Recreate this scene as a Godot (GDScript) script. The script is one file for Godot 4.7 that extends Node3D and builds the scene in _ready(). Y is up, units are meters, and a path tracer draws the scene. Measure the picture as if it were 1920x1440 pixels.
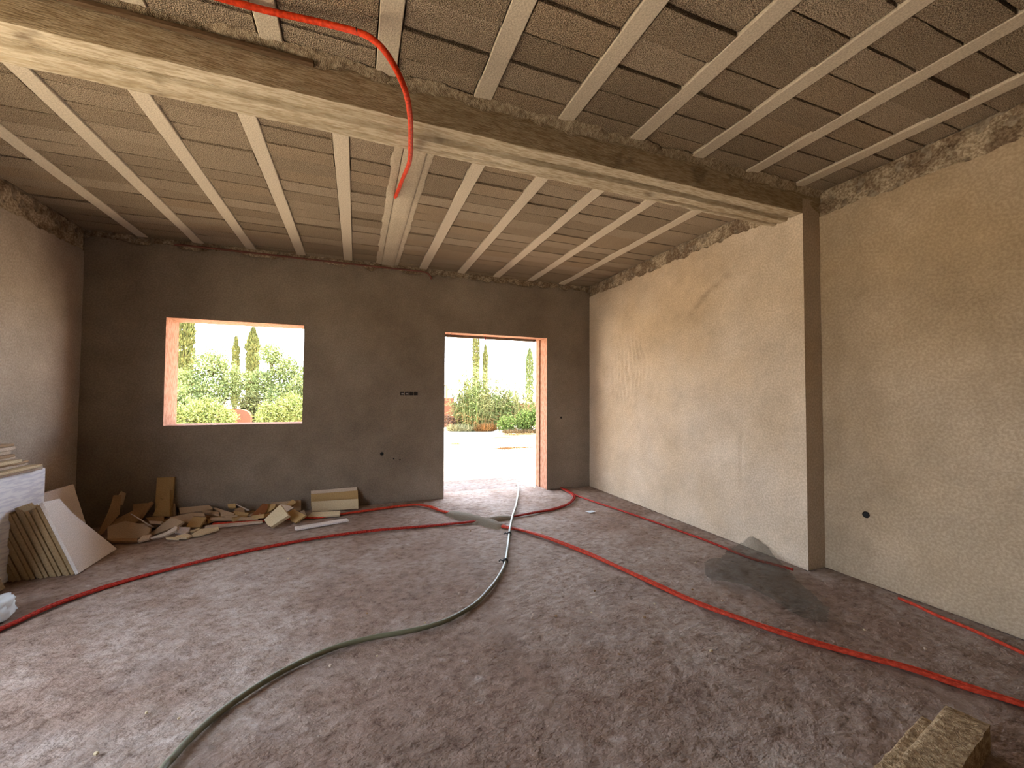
extends Node3D

# ---- dimensions read off the room, in metres: back wall z = 0, far right wall x = 0, floor y = 0
const CEIL := 3.489
const BEAM_FRONT := 3.698
const BEAM_BACK := 3.40
const BEAM_LOW := 3.26
const RECESS := 0.231
const LEFT := -6.832
const FRONT := 7.8
const THICK := 0.40
const WIN := [-6.036, -4.504, 1.172, 2.515]
const DOOR := [-2.558, -0.823, 0.0, 2.537]
const OPEN := [3.2, 5.2, 2.7]

var M := {}
var counts := {}
var rng := RandomNumberGenerator.new()
var n_big := FastNoiseLite.new()
var n_mid := FastNoiseLite.new()
var n_fine := FastNoiseLite.new()
var n_cell := FastNoiseLite.new()

const PIECES := [
	["plank", "dark tan stone plank leaning in the back left corner", 0.03, 1, [0.549, 0.249, 0.798], [-6.435, 0.034, 0.411, -6.392, 0.254, 0.313, -6.378, 0.412, 0.254, -6.321, 0.4, 0.219, -6.312, 0.197, 0.275, -6.379, 0.075, 0.36, -6.409, 0.012, 0.4]],
	["chip", "narrow stone strip behind the dark leaning plank", 0.025, 2, [0.549, 0.249, 0.798], [-6.392, 0.384, 0.105, -6.381, 0.421, 0.086, -6.343, 0.389, 0.07, -6.349, 0.265, 0.113, -6.37, 0.27, 0.126]],
	["sliver", "short pale strip standing against the dark leaning plank", 0.015, 4, [0.549, 0.249, 0.798], [-6.419, 0.192, 0.219, -6.403, 0.184, 0.21, -6.426, 0.075, 0.26, -6.438, 0.071, 0.27]],
	["fragment", "brown fragment half hidden behind the long leaning triangle", 0.025, 1, [0.0, 0.6, 0.8], [-6.267, 0.261, 0.092, -6.136, 0.266, 0.088, -6.125, 0.186, 0.148, -6.245, 0.182, 0.151]],
	["fragment", "long triangular stone slab leaning up to a point", 0.03, 1, [0.0, 0.6, 0.8], [-6.393, 0.065, 0.322, -6.364, 0.135, 0.269, -6.071, 0.292, 0.151, -6.053, 0.282, 0.158, -6.108, 0.148, 0.26, -6.153, 0.084, 0.308, -6.383, 0.038, 0.342]],
	["fragment", "large grey-brown slab face at the front left of the pile", 0.03, 2, [0.0, 0.6, 0.8], [-6.266, 0.156, 0.622, -6.128, 0.195, 0.593, -5.965, 0.149, 0.628, -5.881, 0.11, 0.657, -5.887, 0.06, 0.694, -5.968, 0.025, 0.721, -6.227, 0.048, 0.703]],
	["sliver", "flat low slab under the front left of the pile", 0.02, 1, [0.051, 0.966, 0.254], [-6.236, 0.057, 0.723, -6.1, 0.049, 0.725, -5.961, 0.038, 0.741, -5.948, 0.025, 0.788, -6.156, 0.04, 0.772]],
	["sliver", "thin white-edged sliver slanting over the big slab", 0.012, 5, [0.0, 0.6, 0.8], [-6.193, 0.208, 0.336, -6.173, 0.204, 0.339, -5.953, 0.076, 0.435, -5.93, 0.064, 0.444, -5.956, 0.064, 0.444]],
	["sliver", "thin pale sliver lying along the big slab", 0.012, 4, [0.0, 0.6, 0.8], [-6.077, 0.121, 0.453, -6.043, 0.116, 0.458, -5.929, 0.083, 0.482, -5.934, 0.077, 0.487]],
	["plank", "tall tan board standing upright against the back wall", 0.03, 3, [0.0, 0.243, 0.97], [-6.071, 0.546, 0.029, -5.895, 0.543, 0.029, -5.886, 0.223, 0.109, -5.882, 0.093, 0.142, -6.044, 0.108, 0.138, -6.056, 0.302, 0.09]],
	["plank", "shorter tan board in front of the tall upright board", 0.025, 3, [0.0, 0.243, 0.97], [-6.0, 0.32, 0.132, -5.966, 0.297, 0.138, -5.911, 0.407, 0.11, -5.878, 0.105, 0.186, -6.049, 0.121, 0.182, -6.008, 0.244, 0.151]],
	["chip", "small brown board right of the tall upright board", 0.025, 1, [0.0, 0.243, 0.97], [-5.913, 0.236, 0.081, -5.87, 0.233, 0.082, -5.842, 0.091, 0.118, -5.901, 0.089, 0.118]],
	["plank", "brown board lying below the tall upright board", 0.025, 1, [0.0, 0.6, 0.8], [-6.093, 0.121, 0.227, -5.925, 0.128, 0.221, -5.909, 0.078, 0.259, -6.055, 0.086, 0.253]],
	["sliver", "pale-edged strip under the brown board", 0.02, 4, [-0.1, 0.796, 0.597], [-6.028, 0.109, 0.326, -5.881, 0.1, 0.362, -5.897, 0.077, 0.39, -6.001, 0.086, 0.361]],
	["plank", "grey plank lying behind the slabs near the wall", 0.03, 2, [-0.1, 0.796, 0.597], [-5.826, 0.176, 0.082, -5.508, 0.191, 0.115, -5.457, 0.163, 0.161, -5.46, 0.149, 0.178, -5.783, 0.12, 0.164]],
	["chip", "thin chip with pale edge on the grey plank", 0.02, 2, [0.051, 0.966, 0.254], [-5.574, 0.149, 0.153, -5.374, 0.121, 0.219, -5.356, 0.102, 0.286, -5.539, 0.129, 0.222]],
	["chip", "dark chip under the thin pale-edged chip", 0.02, 1, [0.051, 0.966, 0.254], [-5.534, 0.113, 0.174, -5.367, 0.087, 0.241, -5.364, 0.076, 0.282, -5.494, 0.088, 0.263]],
	["fragment", "broad tan slab in the middle of the pile", 0.03, 2, [-0.1, 0.796, 0.597], [-5.843, 0.121, 0.288, -5.626, 0.153, 0.282, -5.504, 0.133, 0.329, -5.607, 0.063, 0.405, -5.734, 0.056, 0.393]],
	["fragment", "pointed tan slab tilted at the front of the pile", 0.03, 2, [-0.398, 0.597, 0.697], [-5.912, 0.032, 0.582, -5.745, 0.183, 0.548, -5.676, 0.173, 0.595, -5.591, 0.151, 0.662, -5.638, 0.114, 0.668, -5.853, 0.03, 0.616, -5.898, 0.022, 0.598]],
	["fragment", "rounded grey slab below the pointed tan slab", 0.03, 4, [-0.398, 0.597, 0.697], [-5.855, 0.032, 0.748, -5.711, 0.084, 0.785, -5.618, 0.143, 0.788, -5.596, 0.132, 0.81, -5.603, 0.105, 0.83, -5.731, 0.047, 0.806, -5.842, 0.022, 0.764]],
	["chip", "pale wedge at the front tip of the pile", 0.02, 4, [0.051, 0.966, 0.254], [-5.938, 0.03, 0.8, -5.93, 0.053, 0.711, -5.861, 0.054, 0.696, -5.85, 0.032, 0.776, -5.919, 0.025, 0.815]],
	["fragment", "bluish grey tile corner on the front of the pile", 0.02, 5, [0.051, 0.966, 0.254], [-5.671, 0.05, 0.652, -5.679, 0.075, 0.559, -5.55, 0.061, 0.586, -5.541, 0.047, 0.637, -5.551, 0.023, 0.729, -5.657, 0.043, 0.674]],
	["fragment", "tan tile with pale lower edge on the pile", 0.025, 3, [-0.1, 0.796, 0.597], [-5.625, 0.05, 0.481, -5.588, 0.13, 0.381, -5.449, 0.117, 0.421, -5.479, 0.036, 0.524, -5.614, 0.044, 0.491]],
	["chip", "small tan chip above the tile with pale edge", 0.025, 2, [-0.1, 0.796, 0.597], [-5.612, 0.169, 0.339, -5.484, 0.156, 0.378, -5.466, 0.13, 0.416, -5.586, 0.137, 0.386]],
	["sliver", "long cream strip along the front of the pile", 0.02, 6, [0.051, 0.966, 0.254], [-5.483, 0.034, 0.77, -5.429, 0.056, 0.675, -5.267, 0.055, 0.648, -5.25, 0.043, 0.69, -5.407, 0.024, 0.792, -5.464, 0.025, 0.799]],
	["chip", "small cream chip before the bluish tile corner", 0.02, 6, [0.051, 0.966, 0.254], [-5.612, 0.045, 0.807, -5.524, 0.05, 0.772, -5.464, 0.035, 0.816, -5.496, 0.025, 0.859, -5.591, 0.034, 0.845]],
	["sliver", "thin cream sliver lying lowest at the front", 0.012, 6, [0.051, 0.966, 0.254], [-5.702, 0.042, 0.8, -5.577, 0.03, 0.821, -5.562, 0.017, 0.865, -5.684, 0.032, 0.834]],
	["chip", "tiny pale chip beside the bluish tile corner", 0.015, 6, [0.051, 0.966, 0.254], [-5.551, 0.029, 0.627, -5.474, 0.041, 0.568, -5.457, 0.034, 0.59, -5.515, 0.02, 0.655]],
	["plank", "grey plank end pointing out of the pile middle", 0.03, 2, [-0.1, 0.796, 0.597], [-5.452, 0.164, 0.156, -5.42, 0.161, 0.165, -5.201, 0.102, 0.281, -5.19, 0.07, 0.325, -5.34, 0.079, 0.288, -5.366, 0.123, 0.225]],
	["plank", "long brown board lying low along the pile", 0.025, 2, [0.0, 0.6, 0.8], [-5.436, 0.09, 0.331, -5.009, 0.055, 0.357, -4.922, 0.034, 0.374, -4.933, 0.019, 0.384, -5.429, 0.059, 0.355]],
	["sliver", "long thin grey strip along the foot of the pile", 0.02, 4, [0.051, 0.966, 0.254], [-5.43, 0.048, 0.524, -5.353, 0.047, 0.511, -4.865, 0.034, 0.462, -4.857, 0.025, 0.498, -5.34, 0.034, 0.557, -5.419, 0.037, 0.563]],
	["chip", "small tan block on top of the pile", 0.03, 3, [0.0, 0.6, 0.8], [-5.314, 0.185, 0.125, -5.228, 0.188, 0.123, -5.213, 0.141, 0.158, -5.297, 0.147, 0.153]],
	["sliver", "thin strip sloping down from the small tan block", 0.02, 4, [0.0, 0.6, 0.8], [-5.229, 0.183, 0.129, -5.208, 0.178, 0.133, -5.059, 0.105, 0.187, -5.081, 0.1, 0.191]],
	["chip", "brown block below the small tan block", 0.03, 1, [0.0, 0.6, 0.8], [-5.223, 0.131, 0.167, -5.125, 0.145, 0.157, -5.103, 0.08, 0.205, -5.216, 0.098, 0.192]],
	["chip", "tan block end beside the grey plank end", 0.03, 3, [0.0, 0.6, 0.8], [-5.22, 0.12, 0.227, -5.049, 0.085, 0.253, -5.069, 0.044, 0.284, -5.204, 0.055, 0.276]],
	["fragment", "rust-brown curved shard standing in the pile", 0.02, 7, [0.549, 0.249, 0.798], [-5.008, 0.071, 0.358, -4.899, 0.189, 0.247, -4.847, 0.165, 0.218, -4.859, 0.082, 0.253, -4.932, 0.023, 0.321]],
	["fragment", "tan shard behind the cream tile", 0.025, 3, [0.0, 0.6, 0.8], [-4.885, 0.166, 0.167, -4.766, 0.15, 0.179, -4.779, 0.106, 0.212, -4.856, 0.067, 0.242]],
	["fragment", "long tan slab against the wall behind the cream tile", 0.025, 2, [0.0, 0.243, 0.97], [-4.843, 0.154, 0.088, -4.621, 0.158, 0.086, -4.493, 0.156, 0.087, -4.485, 0.028, 0.119, -4.635, 0.046, 0.114, -4.791, 0.08, 0.106]],
	["chip", "small peaked tan chip on the right of the pile", 0.025, 3, [0.0, 0.6, 0.8], [-4.67, 0.119, 0.216, -4.583, 0.194, 0.159, -4.53, 0.153, 0.189, -4.619, 0.092, 0.235]],
	["fragment", "broad cream tile tilted at the right of the pile", 0.05, 6, [-0.398, 0.597, 0.697], [-4.813, 0.098, 0.68, -4.655, 0.251, 0.64, -4.543, 0.152, 0.788, -4.722, 0.036, 0.786, -4.761, 0.049, 0.752]],
	["fragment", "tan tile tilted beside the broad cream tile", 0.03, 3, [-0.398, 0.597, 0.697], [-4.593, 0.124, 0.528, -4.524, 0.158, 0.538, -4.37, 0.104, 0.673, -4.485, 0.023, 0.676, -4.537, 0.04, 0.632]],
	["chip", "small tan chip at the right end of the pile", 0.02, 4, [0.0, 0.6, 0.8], [-4.479, 0.059, 0.28, -4.432, 0.07, 0.271, -4.405, 0.017, 0.311, -4.457, 0.033, 0.299]],
	["fragment", "tan tile piece behind the two tilted tiles", 0.025, 4, [0.0, 0.6, 0.8], [-4.71, 0.165, 0.267, -4.609, 0.148, 0.28, -4.549, 0.117, 0.303, -4.616, 0.084, 0.328, -4.654, 0.092, 0.322]],
	["stone_board", "hindmost board of the pale leaning stack right of the pile", 0.02, 4, [0.0, 0.243, 0.97], [-4.38, 0.258, 0.028, -3.792, 0.267, 0.026, -3.779, 0.115, 0.064, -4.364, 0.119, 0.063]],
	["stone_board", "middle board of the pale leaning stack right of the pile", 0.022, 3, [0.0, 0.243, 0.97], [-4.375, 0.223, 0.074, -3.781, 0.228, 0.073, -3.771, 0.047, 0.118, -4.366, 0.065, 0.114]],
	["stone_board", "front board of the pale leaning stack right of the pile", 0.03, 6, [0.0, 0.243, 0.97], [-4.357, 0.151, 0.198, -3.775, 0.141, 0.2, -3.771, 0.013, 0.232, -4.347, 0.025, 0.229]],
	["stone_board", "low pale board lying under the leaning stack", 0.03, 6, [-0.1, 0.796, 0.597], [-4.374, 0.03, 0.475, -4.328, 0.072, 0.426, -3.994, 0.072, 0.483, -4.001, 0.031, 0.536]],
	["batten", "long white batten lying alone on the floor", 0.02, 8, [0.051, 0.966, 0.254], [-4.465, 0.04, 0.888, -3.91, 0.046, 0.757, -3.883, 0.033, 0.801, -4.445, 0.025, 0.944]],
]

func _ready() -> void:
	rng.seed = 20241
	# ---- camera
	var cam := Camera3D.new()
	cam.name = "camera"
	add_child(cam)
	var yaw := 0.3631
	var pitch := 0.0296
	var roll := 0.0048
	var fw := Vector3(sin(yaw) * cos(pitch), sin(pitch), -cos(yaw) * cos(pitch))
	var rt := Vector3(cos(yaw), 0, sin(yaw))
	var up := rt.cross(fw)
	cam.transform = Transform3D(Basis(cos(roll) * rt + sin(roll) * up, -sin(roll) * rt + cos(roll) * up, -fw), Vector3(-3.825, 1.5566, 6.24))
	cam.fov = rad_to_deg(2.0 * atan(720.0 / 768.95))
	cam.near = 0.05
	cam.far = 500.0
	cam.current = true
	# ---- sky, sun, exposure
	var sky_mat := ProceduralSkyMaterial.new()
	sky_mat.sky_top_color = Color(0.86, 0.92, 1.0)
	sky_mat.sky_horizon_color = Color(0.98, 0.99, 1.0)
	sky_mat.sky_curve = 0.12
	sky_mat.ground_horizon_color = Color(0.85, 0.82, 0.76)
	sky_mat.ground_bottom_color = Color(0.75, 0.70, 0.62)
	sky_mat.sky_energy_multiplier = 3.6
	sky_mat.ground_energy_multiplier = 2.0
	var sky := Sky.new()
	sky.sky_material = sky_mat
	var env := Environment.new()
	env.background_mode = Environment.BG_SKY
	env.sky = sky
	env.tonemap_mode = Environment.TONE_MAPPER_LINEAR
	env.tonemap_exposure = 0.80
	env.sdfgi_enabled = true
	env.ssao_enabled = true
	env.ssil_enabled = true
	var we := WorldEnvironment.new()
	we.name = "environment"
	we.environment = env
	add_child(we)
	var sun := DirectionalLight3D.new()
	sun.name = "sun"
	add_child(sun)
	sun.look_at_from_position(Vector3.ZERO, -Vector3(0.13, 0.95, -0.24), Vector3.FORWARD)
	sun.light_color = Color(1.0, 0.94, 0.83)
	sun.light_energy = 26.0
	sun.light_angular_distance = 0.53
	sun.shadow_enabled = true

	set_noise()
	set_materials()
	build_floor()
	build_walls()
	build_ceiling()
	build_beam()
	build_openings()
	build_outside()
	build_tubes()
	build_slabs()
	build_pieces()
	build_small()


func set_noise() -> void:
	n_big.seed = 11
	n_big.frequency = 0.45
	n_big.fractal_octaves = 4
	n_mid.seed = 5
	n_mid.frequency = 1.9
	n_mid.fractal_octaves = 4
	n_fine.seed = 8
	n_fine.frequency = 9.0
	n_fine.fractal_octaves = 3
	n_cell.seed = 3
	n_cell.noise_type = FastNoiseLite.TYPE_CELLULAR
	n_cell.frequency = 14.0


# ---------------------------------------------------------------- helpers
func numbered(called: String) -> String:
	var k: int = counts.get(called, 0)
	counts[called] = k + 1
	return called if k == 0 else "%s_%03d" % [called, k]

func tag(o: Node, label := "", category := "", group := "", kind := "") -> Node:
	if label: o.set_meta("label", label)
	if category: o.set_meta("category", category)
	if group: o.set_meta("group", group)
	if kind: o.set_meta("kind", kind)
	return o

func thing(called: String, label: String, category: String, at := Vector3.ZERO, group := "") -> Node3D:
	var o := Node3D.new()
	o.name = numbered(called)
	add_child(o)
	o.position = at
	tag(o, label, category, group)
	return o

func structure(called: String, label: String, category: String) -> Node3D:
	var o := thing(called, label, category)
	o.set_meta("kind", "structure")
	return o

func part(called: String, mesh: Mesh, mat: Material, parent: Node = self) -> MeshInstance3D:
	var o := MeshInstance3D.new()
	o.name = numbered(called) if parent == self else called
	o.mesh = mesh
	o.material_override = mat
	parent.add_child(o, true)
	return o

func tool() -> SurfaceTool:
	var st := SurfaceTool.new()
	st.begin(Mesh.PRIMITIVE_TRIANGLES)
	return st

func tri(st: SurfaceTool, a: Vector3, b: Vector3, c: Vector3) -> void:
	var n := (c - a).cross(b - a).normalized()
	st.set_normal(n)
	st.add_vertex(a)
	st.set_normal(n)
	st.add_vertex(b)
	st.set_normal(n)
	st.add_vertex(c)

func quad(st: SurfaceTool, a: Vector3, b: Vector3, c: Vector3, d: Vector3) -> void:
	tri(st, a, b, c)
	tri(st, a, c, d)

func box(st: SurfaceTool, lo: Vector3, hi: Vector3) -> void:
	var p := []
	for i in 8:
		p.append(Vector3(hi.x if i & 1 else lo.x, hi.y if i & 2 else lo.y, hi.z if i & 4 else lo.z))
	for f in [[4, 6, 7, 5], [1, 3, 2, 0], [0, 2, 6, 4], [5, 7, 3, 1], [2, 3, 7, 6], [4, 5, 1, 0]]:
		quad(st, p[f[0]], p[f[1]], p[f[2]], p[f[3]])

func box_mesh(lo: Vector3, hi: Vector3) -> ArrayMesh:
	var st := tool()
	box(st, lo, hi)
	return st.commit()

# a box centred on the origin with bevelled edges
func bevel_box(size: Vector3, b := 0.004) -> ArrayMesh:
	var h := size * 0.5
	var st := tool()
	bevel_into(st, h, b, Transform3D())
	return st.commit()

func bevel_into(st: SurfaceTool, h: Vector3, b: float, x: Transform3D) -> void:
	b = minf(b, minf(h.x, minf(h.y, h.z)) * 0.8)
	for axis in 3:
		var u := (axis + 1) % 3
		var v := (axis + 2) % 3
		for s in [-1.0, 1.0]:
			var c := []
			for k in [[-1, -1], [-1, 1], [1, 1], [1, -1]]:
				var p := Vector3.ZERO
				p[axis] = s * h[axis]
				p[u] = k[0] * (h[u] - b)
				p[v] = k[1] * (h[v] - b)
				c.append(x * p)
			if s > 0: quad(st, c[0], c[1], c[2], c[3])
			else: quad(st, c[3], c[2], c[1], c[0])
		for su in [-1.0, 1.0]:
			for sv in [-1.0, 1.0]:
				var p := [Vector3.ZERO, Vector3.ZERO, Vector3.ZERO, Vector3.ZERO]
				for k in 4:
					p[k][axis] = (h[axis] - b) * (1.0 if k in [1, 2] else -1.0)
					p[k][u] = su * (h[u] - (b if k >= 2 else 0.0))
					p[k][v] = sv * (h[v] - (0.0 if k >= 2 else b))
				if su * sv > 0: quad(st, x * p[3], x * p[2], x * p[1], x * p[0])
				else: quad(st, x * p[0], x * p[1], x * p[2], x * p[3])
	for i in 8:
		var s := Vector3(1 if i & 1 else -1, 1 if i & 2 else -1, 1 if i & 4 else -1)
		var a := Vector3(s.x * h.x, s.y * (h.y - b), s.z * (h.z - b))
		var c := Vector3(s.x * (h.x - b), s.y * h.y, s.z * (h.z - b))
		var d := Vector3(s.x * (h.x - b), s.y * (h.y - b), s.z * h.z)
		if s.x * s.y * s.z > 0: tri(st, x * a, x * d, x * c)
		else: tri(st, x * a, x * c, x * d)

# flat polygon with thickness; the front edge is slightly worn
func prism(pts: PackedVector3Array, n: Vector3, t: float, wear := 0.003) -> ArrayMesh:
	var st := tool()
	var mid := Vector3.ZERO
	for p in pts: mid += p / pts.size()
	var k := pts.size()
	var u := (pts[1] - pts[0]).normalized()
	var v := n.cross(u)
	var flat := PackedVector2Array()
	for p in pts: flat.append(Vector2((p - mid).dot(u), (p - mid).dot(v)))
	var idx := Geometry2D.triangulate_polygon(flat)
	var inner := PackedVector3Array()
	for p in pts: inner.append(p + (mid - p).limit_length(wear))
	for i in range(0, idx.size(), 3):
		var a := inner[idx[i]]
		var b := inner[idx[i + 1]]
		var c := inner[idx[i + 2]]
		if (c - a).cross(b - a).dot(n) < 0:
			var s := b
			b = c
			c = s
		tri(st, a, b, c)
		tri(st, a - n * t, c - n * t, b - n * t)
	var turn := 1.0 if Geometry2D.is_polygon_clockwise(flat) else -1.0
	for i in k:
		var j := (i + 1) % k
		var a := pts[i] - n * wear
		var b := pts[j] - n * wear
		var a2 := pts[i] - n * t
		var b2 := pts[j] - n * t
		if turn > 0:
			quad(st, inner[i], a, b, inner[j])
			quad(st, a, a2, b2, b)
		else:
			quad(st, inner[j], b, a, inner[i])
			quad(st, b, b2, a2, a)
	return st.commit()

func smooth_path(pts: Array, per := 8) -> PackedVector3Array:
	var out := PackedVector3Array()
	for i in pts.size() - 1:
		var a: Vector3 = pts[maxi(i - 1, 0)]
		var b: Vector3 = pts[i]
		var c: Vector3 = pts[i + 1]
		var d: Vector3 = pts[mini(i + 2, pts.size() - 1)]
		for k in per:
			out.append(b.cubic_interpolate(c, a, d, float(k) / per))
	out.append(pts[pts.size() - 1])
	return out

func sweep_into(st: SurfaceTool, path: PackedVector3Array, radius: float, sides := 10, taper := 1.0) -> void:
	var rings := []
	var side := Vector3.ZERO
	for i in path.size():
		var t := (path[mini(i + 1, path.size() - 1)] - path[maxi(i - 1, 0)]).normalized()
		if side == Vector3.ZERO:
			side = t.cross(Vector3.UP if absf(t.y) < 0.9 else Vector3.RIGHT).normalized()
		side = (side - t * side.dot(t)).normalized()
		var up := side.cross(t)
		var ring := []
		var r := radius * lerpf(1.0, taper, float(i) / (path.size() - 1))
		for k in sides:
			var a := TAU * k / sides
			var d := side * cos(a) + up * sin(a)
			ring.append([path[i] + d * r, d])
		rings.append(ring)
	for i in rings.size() - 1:
		for k in sides:
			var l := (k + 1) % sides
			for v in [rings[i][k], rings[i][l], rings[i + 1][l], rings[i][k], rings[i + 1][l], rings[i + 1][k]]:
				st.set_normal(v[1])
				st.add_vertex(v[0])
	for e in [0, rings.size() - 1]:
		for k in range(1, sides - 1):
			if e: tri(st, rings[e][0][0], rings[e][k][0], rings[e][k + 1][0])
			else: tri(st, rings[e][0][0], rings[e][k + 1][0], rings[e][k][0])

func sweep(path: PackedVector3Array, radius: float, sides := 10) -> ArrayMesh:
	var st := tool()
	sweep_into(st, path, radius, sides)
	return st.commit()

# a surface over a list of u and v values, smooth, with vertex colours
func grid(us: PackedFloat32Array, vs: PackedFloat32Array, pos: Callable, col: Callable, skip = null) -> ArrayMesh:
	var nu := us.size()
	var nv := vs.size()
	var vert := PackedVector3Array()
	var color := PackedColorArray()
	vert.resize(nu * nv)
	color.resize(nu * nv)
	for j in nv:
		for i in nu:
			vert[j * nu + i] = pos.call(us[i], vs[j])
			color[j * nu + i] = col.call(us[i], vs[j])
	var index := PackedInt32Array()
	var norm := PackedVector3Array()
	norm.resize(nu * nv)
	for j in nv - 1:
		for i in nu - 1:
			if skip != null and skip.call((us[i] + us[i + 1]) * 0.5, (vs[j] + vs[j + 1]) * 0.5):
				continue
			var a := j * nu + i
			index.append_array([a, a + nu, a + nu + 1, a, a + nu + 1, a + 1])
			var n := (vert[a + nu + 1] - vert[a]).cross(vert[a + nu] - vert[a])
			var n2 := (vert[a + 1] - vert[a]).cross(vert[a + nu + 1] - vert[a])
			norm[a] += n + n2
			norm[a + nu] += n
			norm[a + nu + 1] += n + n2
			norm[a + 1] += n2
	for i in norm.size(): norm[i] = norm[i].normalized() if norm[i] != Vector3.ZERO else Vector3.UP
	var arr := []
	arr.resize(Mesh.ARRAY_MAX)
	arr[Mesh.ARRAY_VERTEX] = vert
	arr[Mesh.ARRAY_NORMAL] = norm
	arr[Mesh.ARRAY_COLOR] = color
	arr[Mesh.ARRAY_INDEX] = index
	var m := ArrayMesh.new()
	m.add_surface_from_arrays(Mesh.PRIMITIVE_TRIANGLES, arr)
	return m

func steps(a: float, b: float, d: float, marks := []) -> PackedFloat32Array:
	var out := []
	var n := maxi(1, roundi((b - a) / d))
	for i in n + 1: out.append(lerpf(a, b, float(i) / n))
	for m in marks:
		var best := 0
		for i in out.size():
			if absf(out[i] - m) < absf(out[best] - m): best = i
		out[best] = m
	return PackedFloat32Array(out)

func nz(n: FastNoiseLite, p: Vector3, k := 1.0) -> float:
	return n.get_noise_3d(p.x * k, p.y * k, p.z * k)

# ---------------------------------------------------------------- materials
func noise_tex(s: int, freq: float, octaves: int, lo: Color, hi: Color, kind := FastNoiseLite.TYPE_SIMPLEX_SMOOTH, a := 0.25, b := 0.75) -> NoiseTexture2D:
	var n := FastNoiseLite.new()
	n.seed = s
	n.noise_type = kind
	n.frequency = freq
	n.fractal_octaves = octaves
	n.fractal_gain = 0.6
	var g := Gradient.new()
	g.set_color(0, lo)
	g.set_color(1, hi)
	g.set_offset(0, a)
	g.set_offset(1, b)
	var t := NoiseTexture2D.new()
	t.width = 512
	t.height = 512
	t.seamless = true
	t.noise = n
	t.color_ramp = g
	return t

func stone(c: Color, rough: float, tex: Texture2D, height: Texture2D, cm: float, scale: Vector3, vertex := false) -> StandardMaterial3D:
	var m := StandardMaterial3D.new()
	m.albedo_color = c
	m.roughness = rough
	m.metallic_specular = 0.25
	m.albedo_texture = tex
	m.uv1_triplanar = true
	m.uv1_world_triplanar = true
	m.uv1_triplanar_sharpness = 4.0
	m.uv1_scale = scale
	if height:
		m.heightmap_enabled = true
		m.heightmap_texture = height
		m.heightmap_scale = cm
	m.vertex_color_use_as_albedo = vertex
	return m

func plain(c: Color, rough := 0.8, spec := 0.4) -> StandardMaterial3D:
	var m := StandardMaterial3D.new()
	m.albedo_color = c
	m.roughness = rough
	m.metallic_specular = spec
	return m

func leafy(c: Color, back: Color) -> StandardMaterial3D:
	var m := plain(c, 0.75, 0.25)
	m.vertex_color_use_as_albedo = true
	m.backlight_enabled = true
	m.backlight = back
	m.cull_mode = BaseMaterial3D.CULL_DISABLED
	return m

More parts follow.
